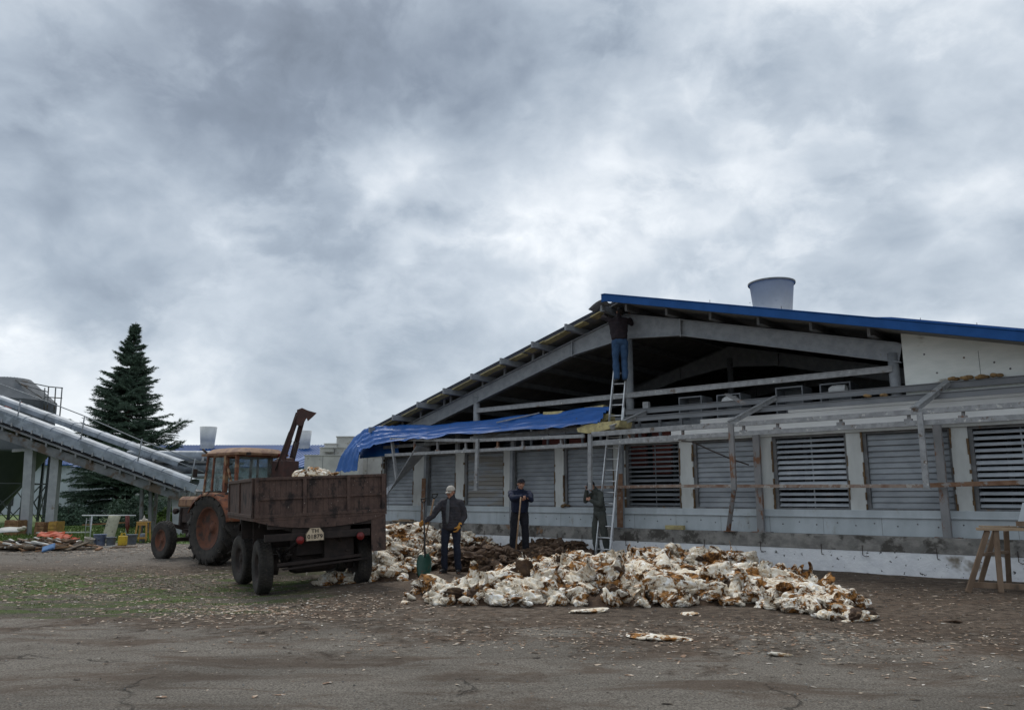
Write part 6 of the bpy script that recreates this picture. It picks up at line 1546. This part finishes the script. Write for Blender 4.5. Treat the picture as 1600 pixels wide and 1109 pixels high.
def build_junk():
    D = 23.5; P = lambda x, y=855, d=0: AT(x, y, D + d)
    def at(x, y=858): g = G(x, y); return (g.x, g.y, gzf(g.x, g.y))
    def tagm(m, name, mt, loc, lab, cat, rot=(0, 0, 0), group=None, **k): o = m.build(name, mt, None, loc, rot, **k); return tag(o, lab, cat, group)
    # heap of planks and rubbish
    g = at(60, 858)
    m = MB()
    for k in range(120):
        x, y = rng.gauss(0, .9), rng.gauss(0, .5); h = .34 * math.exp(-(x / 1.6) ** 2 - (y / .8) ** 2)
        L = rng.uniform(.2, 1.0); a = rng.uniform(-.5, .5) + (1.57 if rng.random() < .15 else 0); dz = rng.uniform(-.12, .12) * L; m.mi = rng.choice([0, 0, 1, 2, 3])
        m.bar((x - L / 2 * math.cos(a), y - L / 2 * math.sin(a), max(.02, h * rng.uniform(.3, 1) - dz)), (x + L / 2 * math.cos(a), y + L / 2 * math.sin(a), max(.02, h * rng.uniform(.3, 1) + dz)), rng.uniform(.04, .16), rng.uniform(.015, .05))
    m.mi = 3
    for k in range(40): x = rng.gauss(0, .8); m.ball((x, rng.gauss(0, .35), .12 * math.exp(-x * x)), (rng.uniform(.1, .25), .15, rng.uniform(.05, .12)), 8, 6)
    tagm(m, 'rubbish_pile', ['wood', 'crate_brown', 'block', 'litter_dark'], g, 'low pile of broken brown boards and rubbish at the left edge of the yard', 'rubbish pile')
    tag(bpy.data.objects['rubbish_pile'], kind='stuff')
    # orange sheets
    g = at(85, 852)
    for k, (dx, dz, L, w_, a, lab) in enumerate(((-.20, .34, .75, .30, .10, 'long orange plastic sheet on top of the rubbish pile'), (.25, .27, .55, .26, -.3, 'short orange plastic piece in the middle of the rubbish pile, sloping right'), (.62, .18, .40, .24, -.1, 'orange plastic scrap at the right end of the rubbish pile'))):
        m = MB(); m.sheet([[(L * (i / 5 - .5), w_ * (j / 3 - .5), .03 * math.sin(i * 2 + j) + .02 * (j % 2)) for j in range(4)] for i in range(6)], False)
        tagm(m, 'plastic_sheet', 'orange', (g[0] + dx, g[1] + .1 - .12 * k, g[2] + dz), lab, 'plastic sheet', (R(25), 0, a), solid=.012)
    m = MB(); m.bx(-.16, .16, -.10, .10, 0, .05); m.bx(-.14, .14, -.08, .08, .05, .055); p = at(76, 862); tagm(m, 'plastic_crate', 'blue_plastic', (p[0], p[1], p[2] + .10), 'blue plastic tray tipped on the front of the rubbish pile', 'tray', (R(40), R(-18), .2), bevel=.02)
    m = MB(); m.bar((-1.0, 0, .03), (.9, 0, .05), .14, .035); p = at(100, 843); tagm(m, 'plank', 'block', (p[0], p[1], .22), 'long pale plank lying behind the orange sheets', 'plank', bevel=.004)
    m = MB(); m.sheet([[(x, y, .02 * math.sin(x * 7 + y * 5)) for y in (0, .25, .5)] for x in (-.5, -.2, .1, .4)]); p = at(8, 846); tagm(m, 'white_sheet', 'block', (p[0], p[1], .32), 'white sheet lying on the boards at the very left', 'sheet', (.3, 0, 0), solid=.01)
    m = MB(); m.ball((0, 0, .05), (.14, .1, .07)); m.ball((.08, 0, .1), (.08, .08, .05)); p = at(31, 846); tagm(m, 'bag', 'bucket_white', (p[0], p[1], .38), 'small white bag on top of the rubbish pile by the pillar', 'bag')
    def bucket(x, y, r, h, mt, lab, tilt=0, bail=True):
        p = at(x, y); t = empty('bucket', p, rng.uniform(0, 3)); t.rotation_euler = (0, tilt, 0); tag(t, lab, 'bucket', 'buckets by the pipe rack')
        m = MB(); m.lathe([(.001, .0), (r * .80, 0), (r * .82, .01), (r, h), (r * 1.06, h), (r * 1.06, h - .02), (r * 1.01, h - .025), (r * .97, h), (r * .78, .02), (.001, .02)], 24); m.build('pail', mt, t)
        if bail: m = MB(); m.tube([(r * 1.05 * math.cos(a), -.3 * r * math.sin(a) - .01, h - .03 - .6 * r * math.sin(a)) for a in np.linspace(0, math.pi, 10)], .005, 5); m.build('bail', 'steel', t)
    bucket(136, 853, .15, .27, 'bucket_white', 'dirty white bucket leaning at the left end of the bucket row', .25)
    bucket(155, 852, .19, .36, 'bucket_blue', 'wide blue and white speckled bucket beside the leaning board')
    bucket(173, 852, .15, .27, 'bucket_grey', 'blue grey bucket between the speckled one and the yellow canister')
    bucket(205, 850, .17, .32, 'bucket_grey', 'grey bucket right of the yellow canister and left of the stool')
    p = at(191, 852); t = empty('canister', p); tag(t, 'yellow plastic canister with its top cut open', 'canister')
    m = MB(); m.bx(-.12, .12, -.09, .09, 0, .30); m.bar((-.06, 0, .30), (-.02, 0, .36), .05, .05); m.build('tank', 'yellow', t, bevel=.03); m = MB(); m.tube([(-.08, 0, .30), (-.06, 0, .38), (.05, 0, .38), (.08, 0, .30)], .014, 6); m.build('handle', 'yellow', t)
    # pipe rack with crossbar
    p = at(170, 846); t = empty('pipe_rack', p); tag(t, 'white pipe crossbar on thin posts behind the buckets', 'rack'); o_ = Vector(p)
    zz = AT(170, 805, p[1]).z - p[2]
    m = MB(); m.tube([(AT(128, 805, p[1]).x - p[0], 0, zz), (AT(212, 805, p[1]).x - p[0], 0, zz)], .022, 8); m.build('crossbar', 'white_metal', t)
    for x in (144, 199): xx = AT(x, 805, p[1]).x - p[0]; m = MB(); m.tube([(xx, 0, 0), (xx, 0, zz)], .02, 8); m.build('post', 'white_metal', t)
    xx = AT(138, 805, p[1]).x - p[0]; m = MB()
    for s in (-1, 1): m.tube([(xx + s * .10, .1, 0), (xx + s * .06, .02, zz * .9)], .012, 6)
    for k in range(4): m.tube([(xx - .09, .07, .12 + k * .2), (xx + .09, .07, .12 + k * .2)], .009, 6)
    m.build('step_frame', 'steel_worn', t)
    p = at(172, 848); m = MB(); h = zz * 1.02; m.sheet([[(-.20 + .16 * k / 6 * 0 + .10 * (k / 6) + w_ * (.24 + 0 * k), .18 * k / 6, h * k / 6) for w_ in (-.5, .5, 1.2)] for k in range(7)]); tagm(m, 'board', 'board_speck', p, 'pale speckled board leaning upright against the pipe rack', 'board', solid=.02)
    p = at(196, 846); m = MB(); m.tube([(-.03, 0, zz), (.02, -.03, zz * .6), (.06, -.02, zz * .35)], [.05, .06, .03], 8); m.tube([(.03, 0, zz), (.08, -.03, zz * .5)], [.04, .03], 8); tagm(m, 'work_cloth', 'red_box', p, 'faded red cloth hanging over the pipe crossbar', 'cloth')
    m = MB(); m.bar((-.75, 0, 0), (.45, 0, .06), .10, .04); m.bar((-.3, .02, .02), (.7, .02, .08), .08, .05); p = at(140, 846); tagm(m, 'timber', 'crate_brown', (p[0] + .35, p[1] + .2, AT(140, 820, p[1]).z), 'dark brown timbers lying across supports behind the buckets', 'timber')
    # stool with things on it
    p = at(222, 848); t = empty('stool', p); tag(t, 'ochre wooden stool right of the buckets', 'stool')
    hs = AT(222, 816, p[1]).z - p[2]
    m = MB(); m.bx(-.19, .19, -.15, .15, hs, hs + .03); m.build('seat', 'yellow_dull', t, bevel=.005)
    for sx in (-1, 1):
        for sy in (-1, 1): m = MB(); m.bar((sx * .20, sy * .15, 0), (sx * .15, sy * .12, hs), .045, .045, (0, 1, 0)); m.build('leg', 'yellow_dull', t)
    m = MB(); m.bx(-.17, .17, -.14, -.11, hs - .09, hs - .0); m.bx(-.18, .18, -.15, -.12, .14, .20); m.build('apron', 'yellow_dull', t)
    m = MB(); m.lathe([(.001, 0), (.10, 0), (.10, .30), (.09, .31), (.001, .31)], 16); tagm(m, 'tin', 'bucket_grey', (p[0], p[1] + .02, p[2] + .12 * 0 + .0), 'grey blue tin standing under the ochre stool', 'tin')
    m = MB(); m.lathe([(.001, 0), (.05, 0), (.05, .10), (.02, .14), (.015, .20), (.001, .20)], 14, 'Z', (0, 0, 0)); m.ball((.08, 0, .04), (.06, .05, .05)); m.ball((-.09, 0, .03), (.07, .05, .035)); tagm(m, 'bottle', 'bucket_white', (p[0], p[1], p[2] + hs + .03), 'white bottle with rags on top of the ochre stool', 'bottle')
    # yellow box and brown crates by the pillars
    D2 = 31.0
    for (x0, x1, y0, y1, d, mt, nm, lab, cat) in ((83, 93, 814, 834, 0, 'yellow_dull', 'yellow_box', 'ochre yellow box standing right of the second pillar', 'box'), (15, 34, 812, 832, .5, 'crate_brown', 'wooden_crate', 'brown wooden crate left of the first pillar', 'crate'),
                                                   (62, 74, 815, 834, .3, 'crate_brown', 'wooden_crate', 'brown wooden crate between the two pillars', 'crate')):
        a, b = AT(x0, y0, D2 + d), AT(x1, y1, D2 + d); w_ = b.x - a.x; m = MB()
        for k in range(4): z0 = .01 + k * (a.z - .02) / 4; m.bx(0, w_, -.3, -.27, z0, z0 + a.z / 4 - .02); m.bx(0, w_, .27, .3, z0, z0 + a.z / 4 - .02)
        m.bx(0, .04, -.269, .269, 0, a.z); m.bx(w_ - .04, w_, -.269, .269, 0, a.z); m.bx(.041, w_ - .041, -.26, .26, a.z - .1, a.z - .02)
        tagm(m, nm, mt, (a.x, D2 + d, 0), lab, cat, bevel=.004)
build_junk()
